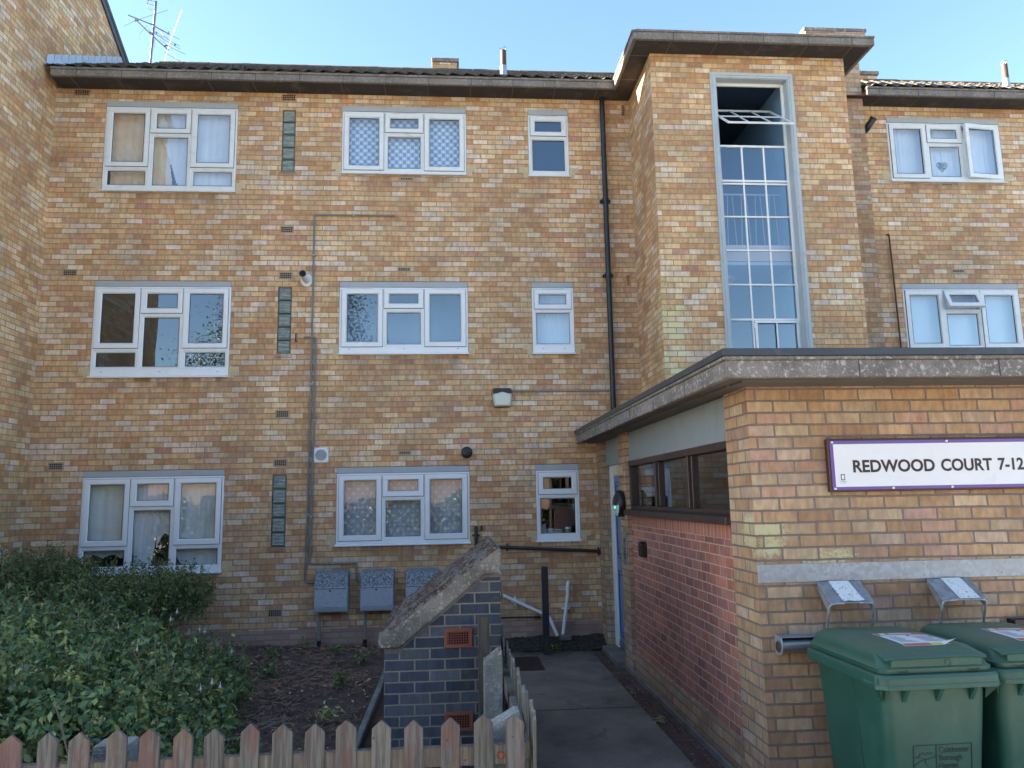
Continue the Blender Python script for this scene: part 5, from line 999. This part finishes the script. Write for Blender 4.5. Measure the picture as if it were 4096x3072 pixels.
MB().tube(bend([(.338,-3.75,1.275),(.415,-3.75,1.275),(.420,-3.75,1.11),(.338,-3.75,1.10)], .03), .010, 8).build('handle', M['stainless'], b, smooth=True); MB().box(.338,.352,-4.6,-3.5,.2,1.40).build('door', M['brown_wood'], b)
# ================================================================== picket fences
def picket(w_=.100, h=.90, t=.020, tip=.042):
    m = MB(); m.prism([(-w_/2,.05),(w_/2,.05),(w_/2,h-tip),(0,h),(-w_/2,h-tip)], 'y', -t/2, t/2); return m
FY = -6.48
fr = thing('picket_fence', 'weathered red-brown picket fence along the front of the flower bed', 'fence', (-1.5, FY, 0)); fr.location = (0,0,0)
xs = [.314, .145, -.031, -.207, -.381, -.545, -.711, -.867, -1.031, -1.193, -1.350, -1.518, -1.670, -1.839, -2.000, -2.16, -2.325, -2.49, -2.66, -2.82, -2.98]
for i, x in enumerate(xs):
    m = picket(.098+random.uniform(-.006,.006), .905+random.uniform(-.012,.006)); o = m.build('picket', M['picket'], fr, bevel=.004, seg=2); o.location = (x, FY+random.uniform(-.003,.003), 0); o.rotation_euler = (random.uniform(-.01,.01), random.uniform(-.012,.012), random.uniform(-.04,.04))
MB().box(-3.1, .36, FY+.012, FY+.055, .655, .750).build('rail', M['rail'], fr, bevel=.004); MB().box(-3.1, .36, FY+.012, FY+.055, .22, .31).build('rail', M['rail'], fr, bevel=.004)
m = MB(); m.ring([[(.232+r_*math.cos(t), y_, .700+r_*math.sin(t)) for t in [2*math.pi*k/14 for k in range(14)]] for r_, y_ in ((.018,FY+.012),(.017,FY+.006),(.010,FY+.001))]); m.build('bolt', M['terracotta'], fr, smooth=True)
fs = thing('picket_fence', 'grey weathered picket fence running back beside the path', 'fence', (.41, -4.7, 0)); fs.location = (0,0,0)
y = -6.40; i = 0
while y < -2.95:
    h = .905+random.uniform(-.014,.012) + (.012*math.sin(y*2)); m = picket(.095+random.uniform(-.006,.006), h, .019); o = m.build('picket', M['picket_side'], fs, bevel=.004, seg=2); o.location = (.402+.004*math.sin(y*3), y, 0); o.rotation_euler = (random.uniform(-.02,.02), random.uniform(-.02,.02), math.pi/2+random.uniform(-.05,.05)); y += .178; i += 1
MB().box(.345, .389, -6.42, -4.95, .655, .750).build('rail', M['rail'], fs, bevel=.004); MB().box(.345, .389, -4.93, -2.95, .69, .775).build('rail', M['rail'], fs, bevel=.004); MB().box(.345, .389, -6.42, -2.95, .22, .31).build('rail', M['rail'], fs, bevel=.004)
MB().cyl((.412, -5.35, .715), (.425, -5.35, .715), .006, 6).build('nail', M['galv'], fs)
def cpost(x0, x1, y0, y1, zl, zr, lab):
    b_ = thing('concrete_post', lab, 'post', ((x0+x1)/2, (y0+y1)/2, 0), 'stubby concrete fence posts')
    MB().prism([(x0,-.05),(x1,-.05),(x1,zr-.025),(x0,zl-.025)], 'y', y0, y1).build('shaft', M['post_conc'], b_, bevel=.008)
    MB().prism([(x0+.003,zl-.0249),(x1-.003,zr-.0249),(x1-.003,zr-.003),(x1-.02,zr),(x0+.02,zl),(x0+.003,zl-.004)], 'y', y0+.003, y1-.003).build('cap', concrete('post_top'+lab[:5], (.36,.35,.32), (.16,.15,.13), (.6,.6,.57), 1.0, .006, .8), b_)
cpost(.185, .305, -5.52, -5.40, .975, 1.035, 'tall pale concrete post with slanted top inside the side fence'); cpost(.185, .345, -6.34, -6.20, .805, .870, 'low concrete post with lichen on its slanted top at the fence corner')
cpost(-1.865, -1.69, -6.30, -6.14, .775, .775, 'squat grey concrete post behind the front pickets under the shrub')
b = thing('timber_post', 'dark mossy timber post in front of the blue brick enclosure', 'post', (.2, -5.0, 0)); MB().box(.165, .245, -5.06, -4.95, -.05, 1.175).build('shaft', M['old_post'], b, bevel=.006); MB().box(.205, .250, -4.95, -4.90, .4, 1.165).build('batten', M['old_post'], b)

# ================================================================== plants
def leaf_mesh(name, cen, nrmv, size, mat, parent=None, aspect=.45, fold=.25, droop=0.3):
    """cen (n,3), nrmv (n,3) outward-ish directions, size (n,) -> many small folded leaves"""
    n_ = len(cen); up = nrmv/np.linalg.norm(nrmv, axis=1, keepdims=True)
    r_ = rng.normal(size=(n_,3)); t = r_ - up*np.sum(r_*up, axis=1, keepdims=True); t[:,2] -= droop; t /= np.linalg.norm(t, axis=1, keepdims=True)
    s = np.cross(up, t); s /= np.linalg.norm(s, axis=1, keepdims=True); L = size[:,None]; Wd = L*aspect
    a = cen; bL = cen+t*L*.45+s*Wd*.5+up*L*fold*.3; bR = cen+t*L*.45-s*Wd*.5+up*L*fold*.3; mid = cen+t*L*.5; tip = cen+t*L-up*L*.12
    V = np.stack([a, bL, mid, bR, tip], 1).reshape(-1,3); base = (np.arange(n_)*5)[:,None]
    F = np.concatenate([base+np.array([[0,1,2]]), base+np.array([[0,2,3]]), base+np.array([[2,1,4]]), base+np.array([[2,4,3]])], 1).reshape(-1,3)
    me = bpy.data.meshes.new(name); me.vertices.add(len(V)); me.vertices.foreach_set('co', V.astype(np.float32).ravel()); me.loops.add(F.size); me.loops.foreach_set('vertex_index', F.astype(np.int32).ravel())
    me.polygons.add(len(F)); me.polygons.foreach_set('loop_start', np.arange(0, F.size, 3, dtype=np.int32)); me.polygons.foreach_set('loop_total', np.full(len(F), 3, dtype=np.int32)); me.update(calc_edges=True); me.validate()
    me.materials.append(mat); o = bpy.data.objects.new(name, me); C.objects.link(o)
    if parent: o.parent = parent; o.location = -parent.location
    return o
def shrub(name, label, lobes, nleaf, lsize, mat, base, nstem, tips=None, tipmat=None, cat='shrub', aspect=.45, gap=.5, stemr=.006, sprigs=0):
    b = thing(name, label, cat, base)
    tot = sum(l[3]*l[4]+l[4]*l[5]+l[3]*l[5] for l in lobes); cs, ns = [], []; st = MB(); ends = []
    for (cx, cy, cz, rx, ry, rz) in lobes:
        k = int(nleaf*(rx*ry+ry*rz+rx*rz)/tot); d = rng.normal(size=(k,3)); d /= np.linalg.norm(d, axis=1, keepdims=True); d[:,2] = np.where(d[:,2] < -.3, -d[:,2], d[:,2])
        lump = 1 + .24*np.sin(d[:,0]*7+cx*9)*np.sin(d[:,1]*6+cy*5) + .18*np.sin(d[:,2]*9+d[:,0]*5)
        rr = (1-.55*rng.random(k)**1.4)*lump; p = d*rr[:,None]*np.array([rx,ry,rz])+np.array([cx,cy,cz])
        cl = np.sin(p[:,0]*11+p[:,1]*7)*np.sin(p[:,2]*13-p[:,1]*5)+rng.normal(size=k)*.45; keep = (cl > -gap) & (p[:,2] > .1); cs.append(p[keep]); ns.append((d+rng.normal(size=(k,3))*.55+np.array([0,0,.35]))[keep])
        for _ in range(max(1, int(nstem/len(lobes)))):
            q = d[rng.integers(k)]; e = np.array([cx,cy,cz])+q*np.array([rx,ry,rz])*rng.uniform(.75,1.08); s_ = np.array([base[0]+(cx-base[0])*.6+rng.uniform(-.15,.15), base[1]+(cy-base[1])*.6+rng.uniform(-.15,.15), .1]); mid = (s_+e)/2+np.array([0,0,.12]); st.tube([s_, mid, e], stemr, 5, stemr*.35); ends.append((e, q))
    # leafy sprigs standing proud of the outline
    for _ in range(sprigs):
        e, q = ends[rng.integers(len(ends))]; l = lobes[rng.integers(len(lobes))]; d = rng.normal(size=3); d[2] = abs(d[2])*.9+.15; d /= np.linalg.norm(d); e = np.array(l[:3])+d*np.array(l[3:])*rng.uniform(.9,1.0)
        ln = rng.uniform(.08,.28); dr = d*.6+np.array([rng.normal()*.25, rng.normal()*.25, .55]); dr /= np.linalg.norm(dr); k = 13; ts = np.linspace(0,1,k); p = e+dr*ts[:,None]*ln+rng.normal(size=(k,3))*.012; cs.append(p); ns.append(np.tile(dr,(k,1))+rng.normal(size=(k,3))*.8); st.tube([e, e+dr*ln], .0022, 4)
    cs = np.concatenate(cs); ns = np.concatenate(ns); leaf_mesh('foliage', cs, ns, lsize*rng.uniform(.6,1.25,len(cs)), mat, b, aspect)
    st.build('stem', M['twig'], b, smooth=True)
    if tips:
        C_, D_ = [], []
        for _ in range(tips):
            l = lobes[rng.integers(len(lobes))]; d = rng.normal(size=3); d[2] = abs(d[2])*.8; d[1] = -abs(d[1]); d /= np.linalg.norm(d); p = np.array(l[:3])+d*np.array(l[3:])*rng.uniform(.9,1.06)
            k = rng.integers(16,46); C_.append(p+rng.normal(size=(k,3))*np.array([.022,.022,.018])); D_.append(rng.normal(size=(k,3))+d)
        C_ = np.concatenate(C_); D_ = np.concatenate(D_); leaf_mesh('pale_shoots', C_, D_, lsize*.55*rng.uniform(.6,1.2,len(C_)), tipmat, b, .5)
    return b, lobes
sb, _ = shrub('evergreen_shrub', 'dark small-leaved evergreen shrub against the wall under the lowest left window',
    [(-5.2,-.75,.70,.62,.62,.66),(-4.45,-.75,.62,.62,.6,.62),(-3.75,-.7,.68,.52,.55,.52),(-3.3,-.62,.70,.26,.38,.42),(-4.9,-.6,.95,.4,.4,.42),(-5.7,-1.2,.85,.5,.6,.6)], 36000, .046, M['leaf_dark'], (-4.4,-.8,.1), 60, sprigs=800, aspect=.42, gap=.62, tips=25, tipmat=M['leaf_tip'])
fu, fl = shrub('fuchsia_bush', 'sprawling fuchsia bush with pale pink hanging flowers behind the front fence',
    [(-4.1,-2.6,.52,.85,.8,.62),(-3.3,-2.7,.40,.75,.75,.50),(-3.6,-4.0,.50,.85,.8,.62),(-2.75,-3.7,.36,.68,.75,.52),(-2.75,-4.9,.40,.75,.7,.50),(-2.15,-4.5,.20,.50,.6,.42),(-3.6,-5.2,.45,.9,.6,.58),(-2.3,-3.2,.22,.42,.55,.36),(-1.95,-5.3,.10,.36,.45,.28),(-4.9,-3.8,.6,.8,1.0,.65)], 50000, .060, M['leaf_fuchsia'], (-3.2,-3.9,.1), 150, tips=330, tipmat=M['leaf_tip'], aspect=.5, gap=.42, sprigs=900, stemr=.007)
for (x, y, z) in [(-3.62,-3.1,.93),(-3.54,-3.1,.95),(-3.30,-3.1,.90),(-2.55,-2.8,.78),(-2.45,-2.8,.80),(-2.40,-2.8,.78),(-2.48,-2.7,.66),(-2.30,-3.0,.66),(-2.22,-3.0,.70),(-2.03,-3.2,.66),(-2.48,-4.2,.88),(-2.75,-4.4,.86),(-1.86,-4.6,.66),(-1.78,-4.6,.70),(-1.72,-4.6,.67),(-2.6,-3.0,1.0),(-2.62,-3.1,.95),(-3.1,-4.8,.90),(-3.3,-5.0,.78),(-2.9,-5.1,.82),(-2.35,-5.2,.62),(-3.0,-3.3,.92)]:
    m = MB(); m.tube([(x,y,z+.035),(x+.003,y,z+.018),(x,y,z+.010)], .0015, 4, .003); m.tube([(x,y,z+.010),(x,y,z-.016)], .007, 6, .003)
    for k in range(4): a = k*math.pi/2+.4; m.tube([(x,y,z+.004),(x+.011*math.cos(a),y+.011*math.sin(a),z-.006),(x+.014*math.cos(a),y+.014*math.sin(a),z-.013)], .003, 4, .001)
    m.tube([(x,y,z-.015),(x+.002,y,z-.032)], .0011, 4); m.build('flower', M['petal'], fu)
for _ in range(70):
    x = rng.uniform(-4.6,-2.1); y = rng.uniform(-5.6,-2.6); a = rng.uniform(-.5,.5); l_ = rng.uniform(.25,.6); MB().tube([(x,y,.45),(x+a*l_*.5,y-.05,.45+l_*.5),(x+a*l_,y-.12,.45+l_)], .006, 5, .0035).build('cane', M['cane'] if rng.random() < .3 else M['twig'], fu)
# weeds
def weed(x, y, z, s, k, lab, mat='leaf_fuchsia'):
    c_ = np.array([x,y,z])+rng.normal(size=(k,3))*np.array([s*.5,s*.5,s*.35])+np.array([0,0,s*.5]); c_[:,2] = np.maximum(c_[:,2], z); o = leaf_mesh('weed', c_, rng.normal(size=(k,3))*.6+np.array([0,0,1.]), s*.55*rng.uniform(.6,1.2,k), M[mat], None, .4); tag(o, lab, 'weed')
for (x, y, s, k, lab, mt) in [(-2.237,-.713,.11,90,'leafy weed near the wall under the ground floor air brick','leaf_fuchsia'),(-2.04,-1.67,.13,110,'broad dark weed mid bed to the right of the fuchsia','leaf_fuchsia'),(-2.754,-.234,.09,50,'small weed at the wall foot between shrub and meter boxes','leaf_dark'),(-1.47,-.6,.11,60,'weed growing below the second meter box','leaf_dark'),
        (-1.10,-1.17,.12,60,'green weed beside the enclosure, nearest the meter boxes','leaf_fuchsia'),(-1.2,-2.23,.12,70,'low leafy weed left of the sloping coping','leaf_fuchsia'),(-1.107,-3.5,.10,70,'bright green weed tuft next to the bed edging','leaf_tip'),(-1.95,-.1,.08,45,'thin weed at the foot of the first conduit','leaf_dark'),(-1.62,-4.4,.14,90,'weed clump behind the pickets beside the edging','leaf_fuchsia'),
        (1.823,-2.58,.045,40,'tiny green weed in the path joint, farther one','leaf_tip'),(1.821,-3.58,.05,50,'tiny green weed in the path joint, nearer one','leaf_tip'),(1.30,-.42,.08,60,'green weed at the foot of the black post','leaf_fuchsia')]:
    weed(x, y, .0 if x > 1 else .12, s, k, lab, mt)
# litter of twigs and leaves on the bed
m = MB(); m2 = MB()
for _ in range(5600):
    x = rng.uniform(-3.6,-.84); y = rng.uniform(-6.2,-.03)
    if math.sin(x*3.1+y*1.7)*math.sin(y*2.3-x*1.1)+rng.normal()*.35 < -.25: continue
    z = bedz(x, y)+rng.uniform(.0,.035); a = rng.uniform(0, math.pi); l_ = rng.uniform(.025,.10)*(1.9 if rng.random() < .05 else 1); w_ = rng.uniform(.0022,.006); dx, dy = math.cos(a)*l_/2, math.sin(a)*l_/2; px_, py_ = -math.sin(a)*w_, math.cos(a)*w_; dz = rng.uniform(-.012,.012); t_ = m if rng.random() < .38 else m2
    t_.add([(x-dx-px_,y-dy-py_,z-dz),(x+dx-px_,y+dy-py_,z+dz),(x+dx+px_,y+dy+py_,z+dz),(x-dx+px_,y-dy+py_,z-dz),(x-dx,y-dy,z-dz+w_*1.5),(x+dx,y+dy,z+dz+w_*1.5)], [(0,1,5,4),(3,4,5,2)])
m3 = MB()
for _ in range(3600):
    x = rng.uniform(-3.6,-.84); y = rng.uniform(-6.2,-.03)
    if math.sin(x*2.3-y*1.9)*math.sin(y*1.3+x*2.1)+rng.normal()*.4 < -.1: continue
    z = bedz(x, y)+rng.uniform(.004,.035); s_ = rng.uniform(.010,.034); a = rng.uniform(0, 6.28); t1, t2 = rng.uniform(-.5,.5,2)*s_; ca, sa = math.cos(a)*s_, math.sin(a)*s_
    m3.add([(x+ca,y+sa,z+t1),(x-sa*.5,y+ca*.5,z+t2),(x-ca,y-sa,z-t1*.5),(x+sa*.5,y-ca*.5,z+abs(t2))], [(0,1,2),(0,2,3)])
tag(m3.build('dead_leaf_litter', leaf('dead_leaf', (.12,.055,.03), (.26,.13,.07), (.42,.28,.18), .8, .1), fix=False), 'curled brown dead leaves lying over the flower bed', 'leaf litter', kind='stuff')
tag(m.build('twig_litter', M['twig'], fix=False), 'pale broken twigs scattered over the flower bed soil', 'twigs', kind='stuff'); tag(m2.build('leaf_litter', M['twig_dark'], fix=False), 'brown dead leaves and bark covering the flower bed soil', 'leaf litter', kind='stuff')
m = MB()
for _ in range(520):
    x = rng.uniform(1.70,2.02) if rng.random() < .6 else rng.uniform(.5,2.0); y = rng.uniform(-5,-.3) if x > 1.7 else rng.uniform(-.8,-.05); z = .004 if y < -.33 else .15*(y+.33)/.3+.05; s = rng.uniform(.006,.018); a = rng.uniform(0,3); m.add([(x,y,z),(x+s*math.cos(a),y+s*math.sin(a),z+.004),(x+s*math.cos(a+1.2),y+s*math.sin(a+1.2),z+.001)], [(0,1,2)])
tag(m.build('path_litter', M['twig'], fix=False), 'small dead leaf scraps along the path edge', 'leaf litter', kind='stuff')

# ================================================================== inside the windows
def curtain(x0, x1, z0, z1, y, mat, lab, folds=10, amp=.02, sway=0.0, gather=None, hem=None, cut=None, name='curtain', cat='curtain', nx=90, nz=26, group=None):
    m = MB(); vs = []
    for j in range(nz+1):
        t = j/nz
        for i in range(nx+1):
            s = i/nx; xx = x0+(x1-x0)*s
            if gather: c_, k_ = gather; xx = c_ + (xx-c_)*(1-k_*(1-t)**1.5)
            z = z0+(z1-z0)*t
            if hem: z = max(z, z0+hem(s)*(1)) if t < 1 else z
            vs.append((xx+sway*(1-t), y+amp*math.sin(s*folds*2*math.pi+.6*math.sin(t*3))*(0.6+.4*math.sin(s*17+2)), z))
    m.add(vs, [(j*(nx+1)+i, j*(nx+1)+i+1, (j+1)*(nx+1)+i+1, (j+1)*(nx+1)+i) for j in range(nz) for i in range(nx) if not (cut and cut((i+.5)/nx, (j+.5)/nz))])
    return tag(m.build(name, mat, smooth=True, fix=False), lab, cat, group)
T = FL
# top left: tan and white
curtain(-4.88,-4.02,T[2]-1.32,T[2]-.12,.150,M['cur_tan'],'stained tan curtain in the top left window',7,0.0054,cut=lambda s,t: s > 1.0-.14*max(0,min(1,(t-.12)/.85))*1.0 if t > .2 else False)
curtain(-4.30,-3.10,T[2]-1.32,T[2]-.12,.120,M['cur_white'],'white voile curtain in the top left window',11,0.0060,cut=lambda s,t: s < .34-.34*t)
curtain(-1.56,.20,T[2]-1.02,T[2]-.14,.115,M['cur_spot'],'net curtain with white dot flowers in the top middle window',5,0.0060)
curtain(-1.56,.20,T[1]-1.02,T[1]-.10,.35,M['cur_sky_tint'],'dim blind tinted like reflected sky in the middle floor wide window',4,0.0040)
curtain(1.17,1.72,T[1]-1.02,T[1]-.10,.130,M['frost'],'pale textured blind in the middle narrow window',14,0.0030)
curtain(-1.56,.20,T[0]-1.02,T[0]-.11,.120,M['cur_swirl'],'net curtain with swirl pattern in the ground floor wide window',13,0.0048,hem=lambda s: .09*math.exp(-((s-.80)/.05)**2)+.05*math.exp(-((s-.47)/.03)**2))
curtain(-4.90,-4.22,T[0]-1.16,T[0]-.12,.130,M['cur_grey'],'grey green curtain hanging in the left light of the lowest left window',4,0.0090,hem=lambda s: .05*abs(math.sin(s*9)))
curtain(-4.26,-3.92,T[0]-1.32,T[0]-.12,.115,M['cur_white'],'pale curtain edge pulled aside beside the yucca plant',3,0.0060,gather=(-4.25,.35))
curtain(-3.98,-3.10,T[0]-1.30,T[0]-.12,.125,M['cur_grey'],'grey curtain bunched over the right of the lowest left window',6,0.0090,hem=lambda s: .42*math.exp(-((s-.12)/.18)**2)+.05*math.sin(s*8)**2)
curtain(6.77,7.34,T[2]-1.02,T[2]-.12,.120,M['cur_white'],'white voile in the left light of the upper right window',7,0.0060)
curtain(7.36,7.96,T[2]-1.02,T[2]-.12,.125,M['cur_white'],'white voile behind the heart ornament',7,0.0060)
curtain(7.98,8.55,T[2]-1.02,T[2]-.12,.130,M['cur_white'],'white voile behind the open casement of the upper right window',7,0.0060)
curtain(6.77,8.55,T[1]-1.04,T[1]-.12,.115,M['frost'],'pale window blind in the lower right window',3,0.0030)
# heart ornament
m = MB(); hp = [(7.66+.085*(16*math.sin(t)**3)/16, .12, 7.0+.085*(13*math.cos(t)-5*math.cos(2*t)-2*math.cos(3*t)-math.cos(4*t))/16) for t in [2*math.pi*k/40 for k in range(41)]]
m.tube(hp, .007, 6)
for k in range(14): a = rng.uniform(-.055,.055); c_ = rng.uniform(-.05,.05); m.tube([(7.66-.06,.12,7.0+a),(7.66+a,.115,7.0+c_),(7.66+.06,.12,7.0+c_*.8)], .004, 4)
m.tube([(7.66,.12,7.06),(7.66,.12,7.25)], .002, 4); tag(m.build('heart_ornament', M['gas_pipe'], smooth=True), 'woven wicker heart hanging in the upper right window', 'ornament')
# items on sills
m = MB(); m.cyl((-3.93,.32,1.10),(-3.93,.32,1.24),.07,16,.085); pot = thing('yucca_plant', 'spiky green houseplant in the lowest left window', 'houseplant', (-3.93,.32,1.10)); m.build('pot', M['terracotta'], pot)
m = MB()
for k in range(46):
    a = rng.uniform(0,2*math.pi); l_ = rng.uniform(.22,.50); e = rng.uniform(.1,1.2); dx, dy, dz = math.cos(a)*math.cos(e)*l_, math.sin(a)*math.cos(e)*l_*.4, math.sin(e)*l_; c_ = Vector((-3.93,.30,1.24+.2*rng.random())); p1 = c_+Vector((dx*.5,dy*.5,dz*.62)); p2 = c_+Vector((dx,dy,dz*.8-.05)); w_ = Vector((-math.sin(a),math.cos(a),0))*.012 + Vector((0,0,.008))
    m.add([c_-w_*.6, c_+w_*.6, p1-w_, p1+w_, p2], [(0,1,3,2),(2,3,4)])
m.build('leaf', M['leaf_yucca'], pot, fix=False)
b = thing('wire_basket', 'white wire basket on the sill of the ground floor narrow window', 'basket', (1.33,.15,1.42)); m = MB()
for z in (1.435,1.47,1.505,1.54): m.tube([(1.19,.12,z),(1.50,.12,z),(1.50,.28,z),(1.19,.28,z),(1.19,.12,z)], .0035, 4)
for k in range(13): m.tube([(1.19+.31*k/12,.12,1.435),(1.19+.31*k/12,.12,1.54)], .0025, 4)
m.build('wire', M['upvc'], b); m = MB(); m.cyl((1.26,.2,1.44),(1.26,.2,1.62),.035,14).cyl((1.36,.2,1.44),(1.36,.2,1.56),.045,14); m.build('bottle', M['frost'], b)
b = thing('jar', 'dark jar standing beside the wire basket', 'jar', (1.60,.16,1.42)); MB().cyl((1.60,.18,1.425),(1.60,.18,1.55),.045,16).build('glass', M['gas_pipe'], b, smooth=True, autosm=40); MB().cyl((1.60,.18,1.55),(1.60,.18,1.575),.04,16).build('lid', M['upvc'], b)
b = MB().box(1.34,1.46,.13,.20,6.712,6.745); b.prism([(1.30,6.76),(1.42,6.72),(1.44,6.77),(1.33,6.815)], 'y', .13, .15); tag(b.build('white_box', M['sticker']), 'small white carton on the sill of the top narrow window', 'carton')
b = MB().box(-.12,.06,.12,.135,6.71,6.93); tag(b.build('card', simple('beige_card', (.50,.38,.30), .8)), 'pinkish card leaning behind the dotted net curtain', 'card')
m = MB()
for (x, r_) in ((-.75,.04),(-.68,.05),(-.60,.045),(-1.35,.035),(-.52,.03)): m.ring([[(x+r_*math.sin(p)*math.cos(t)*1.2, .13+r_*math.sin(p)*math.sin(t)*.6, 6.715+r_*.9-r_*.9*math.cos(p)) for t in [2*math.pi*k/12 for k in range(12)]] for p in (.05,.5,1.0,1.6,2.1,2.7,3.09)])
tag(m.build('soft_toy', M['sticker'], smooth=True), 'pale soft toy lying along the top middle window sill', 'soft toy')

# ================================================================== opposite side of the road (seen in the window panes)
b = thing('birch_tree', 'birch tree with yellowing leaves seen reflected in the middle floor windows', 'tree', (-5.6,-14.2,0))
MB().tube([(-5.6,-14.2,-.1),(-5.5,-14.2,3),(-5.65,-14.1,6),(-5.5,-14.2,11.0)], .14, 10, .03).build('trunk', M['trunk'], b, smooth=True)
cs, ns = [], []; st = MB()
for k in range(84):
    a = rng.uniform(0,2*math.pi); h = rng.uniform(5.0,10.8); l_ = rng.uniform(1.8,3.4)*(1-.5*max(0,(h-6)/4)); e0 = np.array([-5.35,-14.2,h]); e1 = e0+np.array([math.cos(a)*l_,math.sin(a)*l_,.35]); e2 = e1+np.array([math.cos(a)*.3,math.sin(a)*.3,-rng.uniform(.7,1.8)]); st.tube([e0,e1,e2], .028, 5, .006)
    q = rng.random(420); p = np.where(q[:,None] < .45, e0+(e1-e0)*(q[:,None]/.45), e1+(e2-e1)*((q[:,None]-.45)/.55))+rng.normal(size=(420,3))*.34; cs.append(p[q > .12]); ns.append(rng.normal(size=(int((q > .12).sum()),3)))
st.build('branch', M['trunk'], b); leaf_mesh('crown', np.concatenate(cs), np.concatenate(ns), .075*rng.uniform(.7,1.3,sum(len(c_) for c_ in cs)), M['leaf_birch'], b, .6)
hs = thing('opposite_house', 'long pale rendered house across the road, seen only in window reflections', 'house', (0,-30,0))
hw = MB(); wall(hw, 'y', -30.0, -24, 24, -.05, 6.3, [(x, x+1.4, 1.0, 2.3) for x in (-13,-8,-3,2,7,12)], .15, -1); hw.quad((-24,-30,-.05),(-24,-36,-.05),(-24,-36,6.3),(-24,-30,6.3)).quad((24,-30,-.05),(24,-36,-.05),(24,-36,6.3),(24,-30,6.3)); hw.build('wall', M['brick_red2'] if 'brick_red2' in M else simple('opposite_render', (.27,.18,.13), .9, var=.25), hs, fix=False)
MB().prism([(-29.5,6.2),(-36.5,6.2),(-33,8.6)], 'x', -24.3, 24.3).build('roof', M['tile'], hs)
hp_ = MB()
for x in (-13,-8,-3,2,7,12): hp_.quad((x,-30.1,1.0),(x+1.4,-30.1,1.0),(x+1.4,-30.1,2.3),(x,-30.1,2.3))
hp_.build('window', M['gasket'], hs)
cs = rng.uniform([-14,-18.6,.1],[14,-17.6,2.9],(30000,3)); cs[:,2] *= .75+.25*np.sin(cs[:,0]*1.3)*np.sin(cs[:,0]*.37+1); o = leaf_mesh('hedge', cs, rng.normal(size=(len(cs),3)), .16*rng.uniform(.7,1.3,len(cs)), M['leaf_birch'], None, .6); tag(o, 'long dark hedge added behind the viewer to darken window reflections', 'hedge')  # added out of view to darken reflections in the ground floor panes

# ================================================================== leftover empty fixes
for o in list(bpy.data.objects):
    if o.parent is not None:
        for k in ('label', 'category'):
            if k in o and o.get(k) is None: del o[k]
